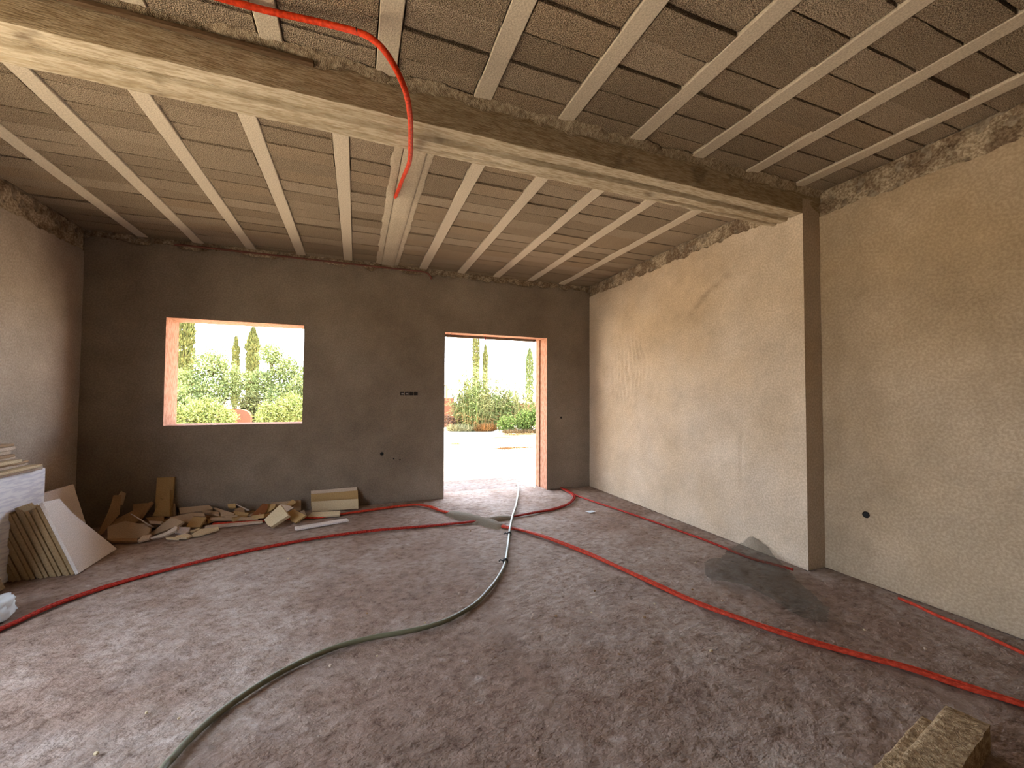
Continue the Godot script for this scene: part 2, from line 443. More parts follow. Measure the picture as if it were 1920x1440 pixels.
func set_materials() -> void:
	var W := Color.WHITE
	var t_sand := noise_tex(1, 0.06, 5, Color(0.89, 0.88, 0.87), W)
	var t_dirt := noise_tex(2, 0.03, 6, Color(0.74, 0.70, 0.67), W, FastNoiseLite.TYPE_SIMPLEX_SMOOTH, 0.25, 0.65)
	var t_pore := noise_tex(3, 0.12, 4, Color(0.58, 0.55, 0.52), W, FastNoiseLite.TYPE_SIMPLEX, 0.25, 0.6)
	var t_grain := noise_tex(4, 0.03, 5, Color(0.86, 0.83, 0.79), W, FastNoiseLite.TYPE_SIMPLEX_SMOOTH, 0.3, 0.65)
	var h_sand := noise_tex(21, 0.07, 5, Color.BLACK, W)
	var h_dirt := noise_tex(22, 0.035, 6, Color.BLACK, W, FastNoiseLite.TYPE_SIMPLEX, 0.2, 0.8)
	var h_pore := noise_tex(23, 0.11, 4, Color.BLACK, W, FastNoiseLite.TYPE_SIMPLEX, 0.2, 0.7)
	M.plaster = stone(W, 0.95, t_sand, h_sand, 0.08, Vector3.ONE * 1.3, true)
	var t_floor := noise_tex(5, 0.014, 7, Color(0.55, 0.49, 0.46), W, FastNoiseLite.TYPE_SIMPLEX, 0.0, 0.75)
	t_floor.color_ramp.add_point(0.2, Color(0.80, 0.76, 0.735))
	t_floor.color_ramp.add_point(0.33, Color(0.885, 0.86, 0.845))
	t_floor.noise.fractal_gain = 0.74
	t_floor.width = 1024
	t_floor.height = 1024
	var h_floor := noise_tex(26, 0.012, 7, Color.BLACK, W, FastNoiseLite.TYPE_SIMPLEX, 0.1, 0.9)
	h_floor.noise.fractal_gain = 0.68
	h_floor.width = 1024
	h_floor.height = 1024
	M.floor = stone(W, 0.92, t_floor, h_floor, 0.9, Vector3(0.5, 1, 0.7), true)
	M.rough = stone(W, 0.97, t_dirt, h_pore, 0.5, Vector3.ONE * 2.0, true)
	M.beam = stone(W, 0.95, t_grain, h_sand, 0.2, Vector3(0.45, 2.6, 2.6), true)
	M.joist = stone(Color(0.84, 0.79, 0.71), 0.9, t_sand, h_sand, 0.12, Vector3.ONE * 2.1)
	M.slab = stone(Color(0.40, 0.36, 0.32), 0.95, t_dirt, null, 0, Vector3.ONE)
	M.core = stone(Color(0.62, 0.57, 0.50), 0.95, t_dirt, h_dirt, 0.6, Vector3.ONE)
	M.blocks = []
	for c in [Color(0.74, 0.67, 0.58), Color(0.70, 0.63, 0.54), Color(0.77, 0.70, 0.61), Color(0.68, 0.61, 0.52), Color(0.735, 0.655, 0.555)]:
		M.blocks.append(stone(c, 0.97, t_pore, h_pore, 0.7, Vector3.ONE * 1.7))
	M.reveal = stone(Color(0.68, 0.50, 0.41), 0.9, t_grain, h_sand, 0.3, Vector3(1.2, 0.6, 1.2))
	M.terracotta = stone(Color(0.44, 0.29, 0.22), 0.9, t_sand, null, 0, Vector3.ONE)
	M.ground = stone(W, 0.95, t_dirt, h_dirt, 1.5, Vector3.ONE * 0.6, true)
	M.mortar = stone(Color(0.58, 0.54, 0.48), 0.95, t_sand, h_pore, 0.5, Vector3.ONE * 2.0)
	M.tube = stone(Color(0.90, 0.28, 0.13), 0.5, noise_tex(31, 0.02, 4, Color(0.80, 0.72, 0.70), W), null, 0, Vector3.ONE * 3.0)
	M.tube_floor = stone(Color(0.82, 0.30, 0.21), 0.55, noise_tex(33, 0.02, 4, Color(0.78, 0.70, 0.68), W), null, 0, Vector3.ONE * 3.0)
	M.tube_dull = stone(Color(0.72, 0.22, 0.17), 0.6, noise_tex(32, 0.03, 4, Color(0.62, 0.52, 0.50), W), null, 0, Vector3.ONE * 3.0)
	M.tube_old = plain(Color(0.45, 0.27, 0.23), 0.7)
	M.hose = plain(Color(0.41, 0.41, 0.32), 0.45, 0.5)
	M.black = plain(Color(0.05, 0.05, 0.055), 0.5)
	M.dark = plain(Color(0.12, 0.10, 0.09), 0.8)
	M.white_plastic = plain(Color(0.82, 0.85, 0.87), 0.5)
	M.grey_plastic = plain(Color(0.52, 0.50, 0.48), 0.55)
	M.net = plain(Color(0.34, 0.325, 0.285, 0.5), 0.7)
	M.net.transparency = BaseMaterial3D.TRANSPARENCY_ALPHA
	M.net.cull_mode = BaseMaterial3D.CULL_DISABLED
	M.wood = stone(Color(0.45, 0.37, 0.29), 0.9, t_grain, null, 0, Vector3(0.5, 4, 4))
	var h_vein := noise_tex(24, 0.02, 4, Color.BLACK, W)
	M.marble = stone(Color(0.93, 0.93, 0.95), 0.55, noise_tex(25, 0.02, 4, Color(0.91, 0.91, 0.94), W, FastNoiseLite.TYPE_SIMPLEX_SMOOTH, 0.35, 0.6), null, 0, Vector3(1, 3, 0.4))
	M.tile_edge = stone(Color(0.64, 0.55, 0.42), 0.85, t_sand, h_sand, 0.08, Vector3.ONE * 1.5)
	M.stones = [null]
	for c in [Color(0.60, 0.48, 0.36), Color(0.68, 0.58, 0.47), Color(0.70, 0.58, 0.40), Color(0.78, 0.71, 0.64), Color(0.86, 0.85, 0.87), Color(0.82, 0.75, 0.62), Color(0.58, 0.38, 0.25), Color(0.90, 0.87, 0.85)]:
		M.stones.append(stone(c, 0.8, t_sand, h_vein, 0.15, Vector3.ONE * 2.5))
	M.leaf = leafy(Color(1, 1, 1), Color(0.05, 0.07, 0.01))
	M.bark = plain(Color(0.42, 0.34, 0.26), 0.95)
	M.house = stone(Color(0.66, 0.60, 0.52), 0.9, t_sand, null, 0, Vector3.ONE * 0.3)
	M.stub = stone(Color(0.72, 0.63, 0.50), 0.95, t_dirt, h_pore, 0.3, Vector3.ONE * 1.6)


# colour of cement render: two mixes of sand and cement blotched over one another
func render_color(p: Vector3, a: Color, b: Color) -> Color:
	var f := clampf(0.5 + 1.1 * nz(n_big, p, 1.2) + 0.35 * nz(n_mid, p), 0.0, 1.0)
	var c := a.lerp(b, f)
	var s := 1.0 + 0.16 * nz(n_mid, p + Vector3(9, 3, 1)) + 0.08 * nz(n_fine, p)
	return Color(c.r * s, c.g * s, c.b * s)

# ---------------------------------------------------------------- floor
func floor_height(x: float, z: float) -> float:
	var p := Vector3(x, 0, z)
	return -0.006 + 0.006 * nz(n_mid, p) + 0.006 * nz(n_fine, p, 0.6) + 0.004 * nz(n_fine, p, 1.6)

func floor_color(x: float, z: float) -> Color:
	var p := Vector3(x, 0.3, z)
	var dust := clampf(0.5 + 1.5 * nz(n_big, p, 0.8) + 0.8 * nz(n_mid, p, 1.1) + 0.3 * nz(n_fine, p, 0.6), 0.0, 1.0)
	var c := Color(0.295, 0.215, 0.17).lerp(Color(0.415, 0.345, 0.30), dust)
	var stain := clampf((nz(n_mid, p + Vector3(20, 0, 7), 0.7) + 0.6 * nz(n_fine, p, 0.5) - 0.22) * 4.0, 0.0, 1.0)
	c = c.lerp(Color(0.17, 0.12, 0.10), stain * 0.3)
	var white := clampf((nz(n_fine, p + Vector3(3, 0, 30), 0.9) + 0.5 * nz(n_mid, p, 2.0) - 0.62) * 5.0, 0.0, 1.0)
	c = c.lerp(Color(0.66, 0.60, 0.56), white * 0.4)
	var pit := clampf((-nz(n_fine, p + Vector3(1, 0, 5), 2.0) - 0.5) * 6.0, 0.0, 1.0)
	return c.lerp(Color(0.11, 0.08, 0.07), pit * 0.45)

func build_floor() -> void:
	var f := structure("floor", "rough dusty cement floor with brown stains", "floor")
	var us := steps(LEFT - 0.3, 0.6, 0.03)
	var vs := steps(-THICK, FRONT, 0.03)
	part("screed", grid(us, vs, func(x, z): return Vector3(x, floor_height(x, z), z), floor_color), M.floor, f)
	part("slab", box_mesh(Vector3(LEFT - 0.3, -0.25, -THICK), Vector3(0.6, -0.03, FRONT + 0.2)), M.slab, f)

# ---------------------------------------------------------------- walls
func build_walls() -> void:
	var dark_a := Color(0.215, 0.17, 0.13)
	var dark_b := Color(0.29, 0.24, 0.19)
	# back wall: masonry around the two openings, and the render on it
	var wb := structure("wall_back", "grey cement-rendered back wall with window and door openings", "wall")
	var st := tool()
	var y1 := CEIL + 0.06
	var o := 0.03
	for r in [[LEFT - 0.3, WIN[0] - o, 0.0, y1], [WIN[0] - o, WIN[1] + o, 0.0, WIN[2] - o], [WIN[0] - o, WIN[1] + o, WIN[3] + o, y1], [WIN[1] + o, DOOR[0] - o, 0.0, y1], [DOOR[0] - o, DOOR[1] + o, DOOR[3] + o, y1], [DOOR[1] + o, 0.6, 0.0, y1]]:
		box(st, Vector3(r[0], r[2] - 0.2 * float(r[2] == 0.0), -THICK), Vector3(r[1], r[3], -0.022))
	part("masonry", st.commit(), M.core, wb)
	var us := steps(LEFT, 0.0, 0.035, [WIN[0], WIN[1], DOOR[0], DOOR[1]])
	var vs := steps(0.0, 3.42, 0.035, [WIN[2], WIN[3], DOOR[3]])
	var ragged := func(x: float) -> float: return 3.40 + 0.05 * nz(n_mid, Vector3(x, 0, 0), 1.6) + 0.03 * nz(n_fine, Vector3(x, 1, 0), 0.8)
	var pos := func(x: float, y: float) -> Vector3:
		var p := Vector3(x, y, 0)
		var yy := minf(y, ragged.call(x))
		var near_edge := minf(minf(absf(x - DOOR[0]), absf(x - DOOR[1])), minf(absf(x - WIN[0]), absf(x - WIN[1])))
		var d := 0.005 * nz(n_mid, p, 0.8) + 0.002 * nz(n_fine, p, 0.5)
		return Vector3(x, yy, d * clampf(near_edge * 8.0, 0.15, 1.0) - (0.02 if y > yy + 0.02 else 0.0))
	part("render", grid(us, vs, pos, func(x, y): return render_color(Vector3(x, y, 0), dark_a, dark_b), func(x, y): return (x > WIN[0] and x < WIN[1] and y > WIN[2] and y < WIN[3]) or (x > DOOR[0] and x < DOOR[1] and y < DOOR[3])), M.plaster, wb)
	rough_band(wb, Vector3(LEFT, 3.33, -0.018), Vector3(0, 3.33, -0.018), 0.16, 0.014, Vector3(0, 0, 1))

	# right wall: the far part stands proud of the near part, with a narrow return between
	var wr := structure("wall_right", "beige cement-rendered right wall with a step in it", "wall")
	part("masonry", box_mesh(Vector3(0.02, -0.2, -THICK), Vector3(0.6, y1, BEAM_FRONT - 0.02)), M.core, wr)
	part("masonry", box_mesh(Vector3(RECESS + 0.02, -0.2, BEAM_FRONT - 0.02), Vector3(0.6, y1, FRONT + 0.2)), M.core, wr)
	var wa := Color(0.58, 0.46, 0.33)
	var wc := Color(0.64, 0.54, 0.43)
	var far_top := func(z: float) -> float: return 3.31 + 0.03 * nz(n_mid, Vector3(4, z, 0), 1.5) + 0.03 * nz(n_fine, Vector3(4, z, 1), 1.0)
	var far := func(z: float, y: float) -> Vector3:
		var p := Vector3(4, y, z)
		var d := 0.007 * nz(n_mid, p, 0.6) + 0.003 * nz(n_fine, Vector3(4, y * 0.5, z), 0.5)
		var sweep_mask := clampf(1.0 - (pow((y - 2.05) / 0.75, 2) + pow((z - 1.0) / 0.75, 2)), 0.0, 1.0)
		d += 0.011 * sweep_mask * sin((z + 0.12 * (y - 2.0) + 0.1 * nz(n_mid, p)) * 62.0) * (0.6 + nz(n_mid, p, 1.4))
		var arc := sqrt(pow(y - 1.9, 2) + pow(z - 3.0, 2))
		d += 0.016 * exp(-pow((arc - 0.95 - 0.08 * nz(n_mid, p)) / 0.035, 2)) * clampf((y - 2.3) * 4.0, 0.0, 1.0) * clampf((3.0 - z) * 6.0, 0.0, 1.0)
		d -= 0.014 * exp(-pow((z - 3.02 - 0.03 * nz(n_fine, p, 0.3)) / 0.012, 2)) * clampf((1.35 - y) * 3.0, 0.0, 1.0) * clampf((y - 0.55) * 6.0, 0.0, 1.0)
		return Vector3(-d * clampf((BEAM_FRONT - z) * 8.0, 0.1, 1.0), minf(y, far_top.call(z)), z)
	var rc := func(u: float, y: float) -> Color:
		var p := Vector3(14, y, u)
		var arc := sqrt(pow(y - 1.9, 2) + pow(u - 3.0, 2))
		var smear := exp(-pow((arc - 0.98 - 0.1 * nz(n_mid, p, 0.8)) / 0.045, 2)) * clampf((y - 2.15) * 5.0, 0.0, 1.0) * clampf((3.0 - u) * 6.0, 0.0, 1.0) * clampf(0.5 + 2.5 * nz(n_mid, p, 1.5), 0.0, 1.0)
		return render_color(p, wa, wc).lerp(Color(0.36, 0.28, 0.20), 0.55 * smear)
	part("render", grid(steps(0.0, BEAM_FRONT, 0.022), steps(0.0, 3.38, 0.022), far, rc), M.plaster, wr)
	var ret := func(x: float, y: float) -> Vector3:
		return Vector3(x, y, BEAM_FRONT + 0.004 * nz(n_mid, Vector3(x, y, 7), 1.0))
	part("return", grid(steps(0.0, RECESS, 0.03), steps(0.0, 3.40, 0.03), ret, func(x, y): return render_color(Vector3(x, y, 17), wa, wc)), M.plaster, wr)
	var near_shade_a := Color(0.44, 0.335, 0.22)  # darker ochre than the far part: its weaker light put into the colour
	var near_shade_b := Color(0.50, 0.40, 0.29)
	var near_top := func(z: float) -> float: return 3.262 + 0.035 * nz(n_mid, Vector3(8, z, 0), 1.2) + 0.02 * nz(n_fine, Vector3(8, z, 1), 1.0)
	var near := func(z: float, y: float) -> Vector3:
		var p := Vector3(9, y, z)
		return Vector3(RECESS - 0.006 * nz(n_mid, p, 0.6) - 0.0015 * nz(n_fine, p, 0.5), minf(y, near_top.call(z)), z)
	part("render", grid(steps(BEAM_FRONT, FRONT, 0.03), steps(0.0, 3.34, 0.03), near, func(z, y): return render_color(Vector3(14, y, z), near_shade_a, near_shade_b)), M.plaster, wr)
	rough_band(wr, Vector3(0.014, 3.24, 0.0), Vector3(0.014, 3.24, BEAM_BACK), 0.25, 0.022, Vector3(-1, 0, 0))
	rough_band(wr, Vector3(RECESS + 0.014, 3.19, BEAM_FRONT), Vector3(RECESS + 0.014, 3.19, 6.2), 0.30, 0.024, Vector3(-1, 0, 0))

	# left wall: short solid part in view, then a wide opening to the garden beside the camera
	var wl := structure("wall_left", "grey cement-rendered left wall", "wall")
	st = tool()
	var x0 := LEFT - 0.3
	box(st, Vector3(x0, -0.2, -THICK), Vector3(LEFT - 0.022, y1, OPEN[0]))
	box(st, Vector3(x0, -0.2, OPEN[1]), Vector3(LEFT - 0.022, y1, FRONT + 0.2))
	box(st, Vector3(x0, OPEN[2], OPEN[0]), Vector3(LEFT - 0.022, y1, OPEN[1]))
	part("masonry", st.commit(), M.core, wl)
	var left_top := func(z: float) -> float: return 3.235 + 0.04 * nz(n_mid, Vector3(2, z, 0), 1.4) + 0.03 * nz(n_fine, Vector3(2, z, 1), 1.0)
	var lpos := func(z: float, y: float) -> Vector3:
		var p := Vector3(-9, y, z)
		return Vector3(LEFT + 0.006 * nz(n_mid, p, 0.7) + 0.002 * nz(n_fine, p, 0.5), minf(y, left_top.call(z)), z)
	part("render", grid(steps(0.0, OPEN[0], 0.03), steps(0.0, 3.32, 0.03), lpos, func(z, y): return render_color(Vector3(-9, y, z), Color(0.42, 0.355, 0.295), Color(0.50, 0.435, 0.375))), M.plaster, wl)
	rough_band(wl, Vector3(LEFT - 0.016, 3.15, OPEN[0]), Vector3(LEFT - 0.016, 3.15, 0.0), 0.34, 0.02, Vector3(1, 0, 0))

	var wf := structure("wall_front", "cement-rendered wall behind the viewpoint", "wall")
	part("masonry", box_mesh(Vector3(LEFT - 0.3, -0.2, FRONT), Vector3(0.6, y1, FRONT + 0.2)), M.core, wf)

# the unrendered edge of a concrete ring beam with clods of mortar stuck to it
func rough_band(parent: Node3D, a: Vector3, b: Vector3, h: float, depth: float, n: Vector3) -> void:
	var len := a.distance_to(b)
	var dir := (b - a) / len
	var pos := func(u: float, v: float) -> Vector3:
		var p := a + dir * u + Vector3(0, v, 0)
		var d := depth * (0.9 * nz(n_fine, p, 0.9) + 0.8 * nz(n_mid, p, 2.5))
		return p + n * d
	var col := func(u: float, v: float) -> Color:
		var p := a + dir * u + Vector3(0, v, 0)
		var f := clampf(0.5 + 2.6 * nz(n_mid, p + Vector3(5, 5, 5), 2.2) + 1.2 * nz(n_fine, p, 0.8), 0.0, 1.0)
		return Color(0.33, 0.25, 0.17).lerp(Color(0.62, 0.52, 0.38), f)
	part("ring_beam_edge", grid(steps(0, len, 0.022), steps(0, h, 0.018), pos, col), M.rough, parent)

# ---------------------------------------------------------------- ceiling
func block_mesh(w: float, l: float, s: int) -> ArrayMesh:
	rng.seed = 900 + s
	var st := tool()
	var h := 0.055
	var q := []
	for j in 3:
		var row := []
		for i in 5:
			var x := (i / 4.0 - 0.5) * w
			var z := (j / 2.0 - 0.5) * l
			var edge := i == 0 or i == 4 or j == 0 or j == 2
			row.append(Vector3(x + rng.randf_range(-0.003, 0.003), (0.004 if edge else 0.0) + rng.randf_range(-0.002, 0.002), z + rng.randf_range(-0.0025, 0.0025)))
		q.append(row)
	for j in 2:
		for i in 4:
			quad(st, q[j][i], q[j][i + 1], q[j + 1][i + 1], q[j + 1][i])
	var up := Vector3(0, h, 0)
	for i in 4:
		quad(st, q[0][i + 1], q[0][i], q[0][i] + up, q[0][i + 1] + up)
		quad(st, q[2][i], q[2][i + 1], q[2][i + 1] + up, q[2][i] + up)
	for j in 2:
		quad(st, q[j][0], q[j + 1][0], q[j + 1][0] + up, q[j][0] + up)
		quad(st, q[j + 1][4], q[j][4], q[j][4] + up, q[j + 1][4] + up)
	return st.commit()

func lay_blocks(parent: Node3D, xs: Array, z0: float, z1: float, variants: Array) -> void:
	for c in xs:
		var w: float = c[1] - c[0]
		var z := z0
		var k := 0
		while z < z1 - 0.03:
			var l := minf(0.2, z1 - z)
			var b := part("block", variants[rng.randi() % variants.size()], M.blocks[rng.randi() % M.blocks.size()], parent)
			b.position = Vector3((c[0] + c[1]) * 0.5, CEIL + rng.randf_range(-0.008, 0.007), z + l * 0.5 + rng.randf_range(-0.003, 0.003))
			b.rotation = Vector3(rng.randf_range(-0.035, 0.035), 0, rng.randf_range(-0.008, 0.008))
			b.scale = Vector3((w - rng.randf_range(0.008, 0.018)) / 0.48, 1, (l - rng.randf_range(0.007, 0.017)) / 0.2)
			z += l
			k += 1

func joist(parent: Node3D, x: float, z0: float, z1: float, w := 0.115) -> void:
	var j := part("joist", bevel_box(Vector3(w, 0.07, z1 - z0), 0.004), M.joist, parent)
	j.position = Vector3(x, CEIL + 0.029, (z0 + z1) * 0.5)

func build_ceiling() -> void:
	var variants := []
	for i in 6: variants.append(block_mesh(0.48, 0.2, i))
	rng.seed = 77
	var h := 0.0575
	# far bay
	var far := structure("ceiling", "ceiling bay of concrete blocks between pale joists beyond the beam", "ceiling")
	var jx := [-6.30, -5.727, -5.152, -4.558, -3.960, -2.899, -2.312, -1.727, -1.127, -0.538]
	for x in jx: joist(far, x, -0.02, BEAM_BACK + 0.02)
	var cols := []
	var edge := LEFT
	for x in jx:
		if x == -2.899:
			cols.append([edge, -3.57])
			cols.append([-3.275, x - h])
		else:
			cols.append([edge, x - h])
		edge = x + h
	cols.append([edge, 0.0])
	lay_blocks(far, cols, 0.1, BEAM_BACK + 0.1, variants)
	lay_blocks(far, cols, -0.02, 0.1, variants)
	# cast rib with the marks of its shuttering boards
	var prof := [[-3.585, 0.004], [-3.57, -0.002], [-3.512, -0.004], [-3.506, 0.006], [-3.498, -0.012], [-3.44, -0.013], [-3.38, -0.013], [-3.334, -0.012], [-3.326, 0.004], [-3.318, -0.003], [-3.285, -0.001], [-3.265, 0.006]]
	var px := PackedFloat32Array()
	for i in prof.size(): px.append(i)
	var rib := func(i: float, z: float) -> Vector3:
		var p := Vector3(prof[int(i)][0], 30, z)
		var wob := 0.012 * nz(n_fine, p, 0.7) if i < 1.5 or i > 9.5 else 0.002 * nz(n_mid, p)
		return Vector3(p.x + wob, CEIL + prof[int(i)][1] + 0.0025 * nz(n_fine, p, 0.8), z)
	var rib_col := func(i: float, z: float) -> Color:
		return render_color(Vector3(i * 0.02, 33, z * 0.6), Color(0.50, 0.42, 0.31), Color(0.60, 0.52, 0.40))
	part("cast_rib", grid(px, steps(-0.02, BEAM_BACK + 0.05, 0.03), func(i, z): return rib.call(i, BEAM_BACK + 0.03 - z), rib_col), M.plaster, far)
	part("topping", box_mesh(Vector3(LEFT - 0.3, CEIL + 0.056, -THICK), Vector3(0.6, CEIL + 0.30, BEAM_BACK + 0.1)), M.slab, far)
	# near bay
	var near := structure("ceiling", "ceiling bay of concrete blocks between pale joists nearest the viewpoint", "ceiling")
	cols = []
	edge = LEFT
	for k in range(-1, 11):
		var x := -1.888 + 0.6 * (k - 7) + 0.003
		if x < LEFT + 0.1: continue
		joist(near, x, BEAM_FRONT - 0.05, 6.1)
		cols.append([edge, x - h])
		edge = x + h
	cols.append([edge, RECESS + 0.005])
	rng.seed = 78
	lay_blocks(near, cols, 3.67, 6.07, variants)
	part("topping", box_mesh(Vector3(LEFT - 0.3, CEIL + 0.056, BEAM_BACK + 0.1), Vector3(0.6, CEIL + 0.30, FRONT + 0.2)), M.slab, near)
	part("soffit", box_mesh(Vector3(LEFT - 0.3, CEIL, 6.07), Vector3(0.6, CEIL + 0.06, FRONT + 0.2)), M.core, near)

# ---------------------------------------------------------------- beam
func build_beam() -> void:
	var b := thing("concrete_beam", "cast concrete beam with board marks crossing the whole ceiling", "beam")
	var prof := []
	for i in 12: prof.append(Vector2(lerpf(CEIL + 0.05, BEAM_LOW, i / 11.0), BEAM_FRONT))
	for i in range(1, 41): prof.append(Vector2(BEAM_LOW, lerpf(BEAM_FRONT, BEAM_BACK, i / 40.0)))
	for i in range(1, 6): prof.append(Vector2(lerpf(BEAM_LOW, CEIL + 0.05, i / 5.0), BEAM_BACK))
	var vs := PackedFloat32Array()
	for i in prof.size(): vs.append(i)
	var pos := func(x: float, v: float) -> Vector3:
		var q: Vector2 = prof[int(v)]
		var p := Vector3(x * 0.35, q.x, q.y)
		var y := q.x
		var z := q.y
		if v > 11 and v < 51:
			y += 0.004 * nz(n_fine, p, 0.7) + 0.005 * nz(n_mid, p, 2.0)
			var s := z - 3.56 - 0.012 * nz(n_mid, Vector3(x, 0, 0), 0.8)
			y -= 0.018 * clampf(-s * 120.0, 0.0, 1.0)
			y += 0.03 * exp(-pow((s - 0.008) / 0.010, 2)) * clampf(0.6 + 1.6 * nz(n_mid, Vector3(x, 3, 0), 0.6), 0.0, 1.0)
			var s2 := z - 3.455 - 0.02 * nz(n_mid, Vector3(x, 6, 0), 0.5)
			y += 0.024 * exp(-pow(s2 / 0.010, 2)) * clampf(0.1 + 2.4 * nz(n_mid, Vector3(x, 8, 0), 0.5), 0.0, 1.0)
		else:
			z += (0.005 * nz(n_mid, p, 1.3) + 0.004 * nz(n_fine, p, 0.6)) * (1.0 if v <= 11 else -1.0)
			var comb := exp(-pow((x + 3.62) / 0.22, 2)) * clampf((3.33 - y) * 20.0, 0.0, 1.0) if v <= 11 else 0.0
			z -= comb * 0.03 * absf(nz(n_fine, Vector3(x, y, 0), 1.6))
			if v == 11: y += 0.008 * nz(n_fine, Vector3(x, 9, 0), 0.7)
		return Vector3(x, y, z)
	var col := func(x: float, v: float) -> Color:
		var q: Vector2 = prof[int(v)]
		var p := Vector3(x * 0.3, q.x * 2.0, q.y * 2.0)
		var f := clampf(0.5 + 1.0 * nz(n_mid, p) + 0.35 * nz(n_fine, p, 0.5), 0.0, 1.0)
		var c := Color(0.42, 0.335, 0.22).lerp(Color(0.54, 0.44, 0.30), f) if v <= 11 else Color(0.50, 0.42, 0.30).lerp(Color(0.66, 0.58, 0.44), f)  # near face coloured darker than the soffit: its lesser light put into the tone
		var d := clampf((nz(n_mid, Vector3(x, q.x, q.y) + Vector3(7, 0, 0), 1.6) - 0.42) * 5.0, 0.0, 1.0)
		return c.lerp(Color(0.22, 0.17, 0.12), d * 0.7)
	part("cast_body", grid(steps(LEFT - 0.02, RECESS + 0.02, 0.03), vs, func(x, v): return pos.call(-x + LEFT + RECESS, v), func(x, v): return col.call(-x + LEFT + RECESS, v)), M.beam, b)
	# mortar squeezed out along the top of the near face
	var fillet := func(x: float, v: float) -> Vector3:
		var p := Vector3(x, 0, 0)
		var drop := 0.05 + 0.05 * nz(n_mid, p, 1.5) + 0.02 * nz(n_fine, p, 0.8)
		var out := 0.045 + 0.05 * nz(n_mid, p + Vector3(50, 0, 0), 1.3) + 0.025 * nz(n_fine, p + Vector3(50, 0, 0), 0.8)
		var t := v / 5.0
		var y := CEIL - drop * (1.0 - pow(1.0 - t, 1.4))
		var z := BEAM_FRONT + 0.006 + maxf(out, 0.004) * pow(1.0 - t, 1.6)
		var q := Vector3(x, y, z)
		return q + Vector3(0, -0.4, 1) * 0.006 * nz(n_fine, q, 1.2) * sin(t * PI)
	var vs2 := PackedFloat32Array([0, 1, 2, 3, 4, 5])
	part("mortar_fillet", grid(steps(LEFT, RECESS, 0.025), vs2, func(x, v): return fillet.call(-x + LEFT + RECESS, v), func(x, v): return render_color(Vector3(-x, 40, v * 0.01), Color(0.44, 0.36, 0.25), Color(0.55, 0.46, 0.33))), M.rough, b)
	var w := thing("timber_batten", "dark weathered timber batten stuck along the top of the beam face", "batten", Vector3(-4.95, 3.435, BEAM_FRONT + 0.016))
	part("batten", bevel_box(Vector3(1.75, 0.028, 0.03), 0.004), M.wood, w)

# ---------------------------------------------------------------- window and door reveals
func build_openings() -> void:
	var w := structure("window_1", "bare window opening with a pinkish rendered reveal", "window")
	var z0 := -THICK - 0.004
	var z1 := -0.006
	var t := 0.032
	part("jamb", box_mesh(Vector3(WIN[0] - t, WIN[2] - t, z0), Vector3(WIN[0], WIN[3] + t, z1)), M.reveal, w)
	part("jamb", box_mesh(Vector3(WIN[1], WIN[2] - t, z0), Vector3(WIN[1] + t, WIN[3] + t, z1)), M.reveal, w)
	part("sill", box_mesh(Vector3(WIN[0], WIN[2] - t, z0 - 0.02), Vector3(WIN[1], WIN[2], z1 + 0.002)), M.reveal, w)
	part("lintel_lining", box_mesh(Vector3(WIN[0], WIN[3], z0), Vector3(WIN[1], WIN[3] + t, -0.05)), M.reveal, w)
	part("lintel_edge", box_mesh(Vector3(WIN[0], WIN[3] - 0.004, -0.05), Vector3(WIN[1], WIN[3] + t, z1)), M.reveal, w)
	var d := structure("door_1", "bare doorway with an orange rendered reveal", "door")
	part("jamb", box_mesh(Vector3(DOOR[0] - t, -0.02, z0), Vector3(DOOR[0], DOOR[3] + t, z1)), M.reveal, d)
	part("jamb", box_mesh(Vector3(DOOR[1], -0.02, -0.27), Vector3(DOOR[1] + t, DOOR[3] + t, z1)), M.reveal, d)
	part("jamb", box_mesh(Vector3(DOOR[1] - 0.018, -0.02, z0 - 0.02), Vector3(DOOR[1] + t, DOOR[3] + t, -0.275)), M.reveal, d)
	part("lintel_lining", box_mesh(Vector3(DOOR[0], DOOR[3], z0), Vector3(DOOR[1], DOOR[3] + t, z1)), M.reveal, d)
	part("lintel_lip", box_mesh(Vector3(DOOR[0], DOOR[3] - 0.035, -0.30), Vector3(DOOR[1] - 0.1, DOOR[3], -0.24)), M.mortar, d)

# ---------------------------------------------------------------- garden
func leaf(st: SurfaceTool, p: Vector3, dir: Vector3, side: Vector3, len: float, wid: float, c: Color) -> void:
	var a := p
	var b := p + dir * len
	var fold := dir.cross(side).normalized() * wid * 0.35
	var m := p + dir * len * 0.45
	st.set_color(c)
	tri(st, a, m + side * wid * 0.5 + fold, b)
	st.set_color(c)
	tri(st, a, b, m - side * wid * 0.5 + fold)

func rand_dir() -> Vector3:
	var v := Vector3(rng.randfn(), rng.randfn(), rng.randfn())
	return v.normalized()

func tint(c: Color, k: float) -> Color:
	var f := 1.0 + rng.randf_range(-k, k)
	return Color(c.r * f * rng.randf_range(0.9, 1.1), c.g * f, c.b * f)

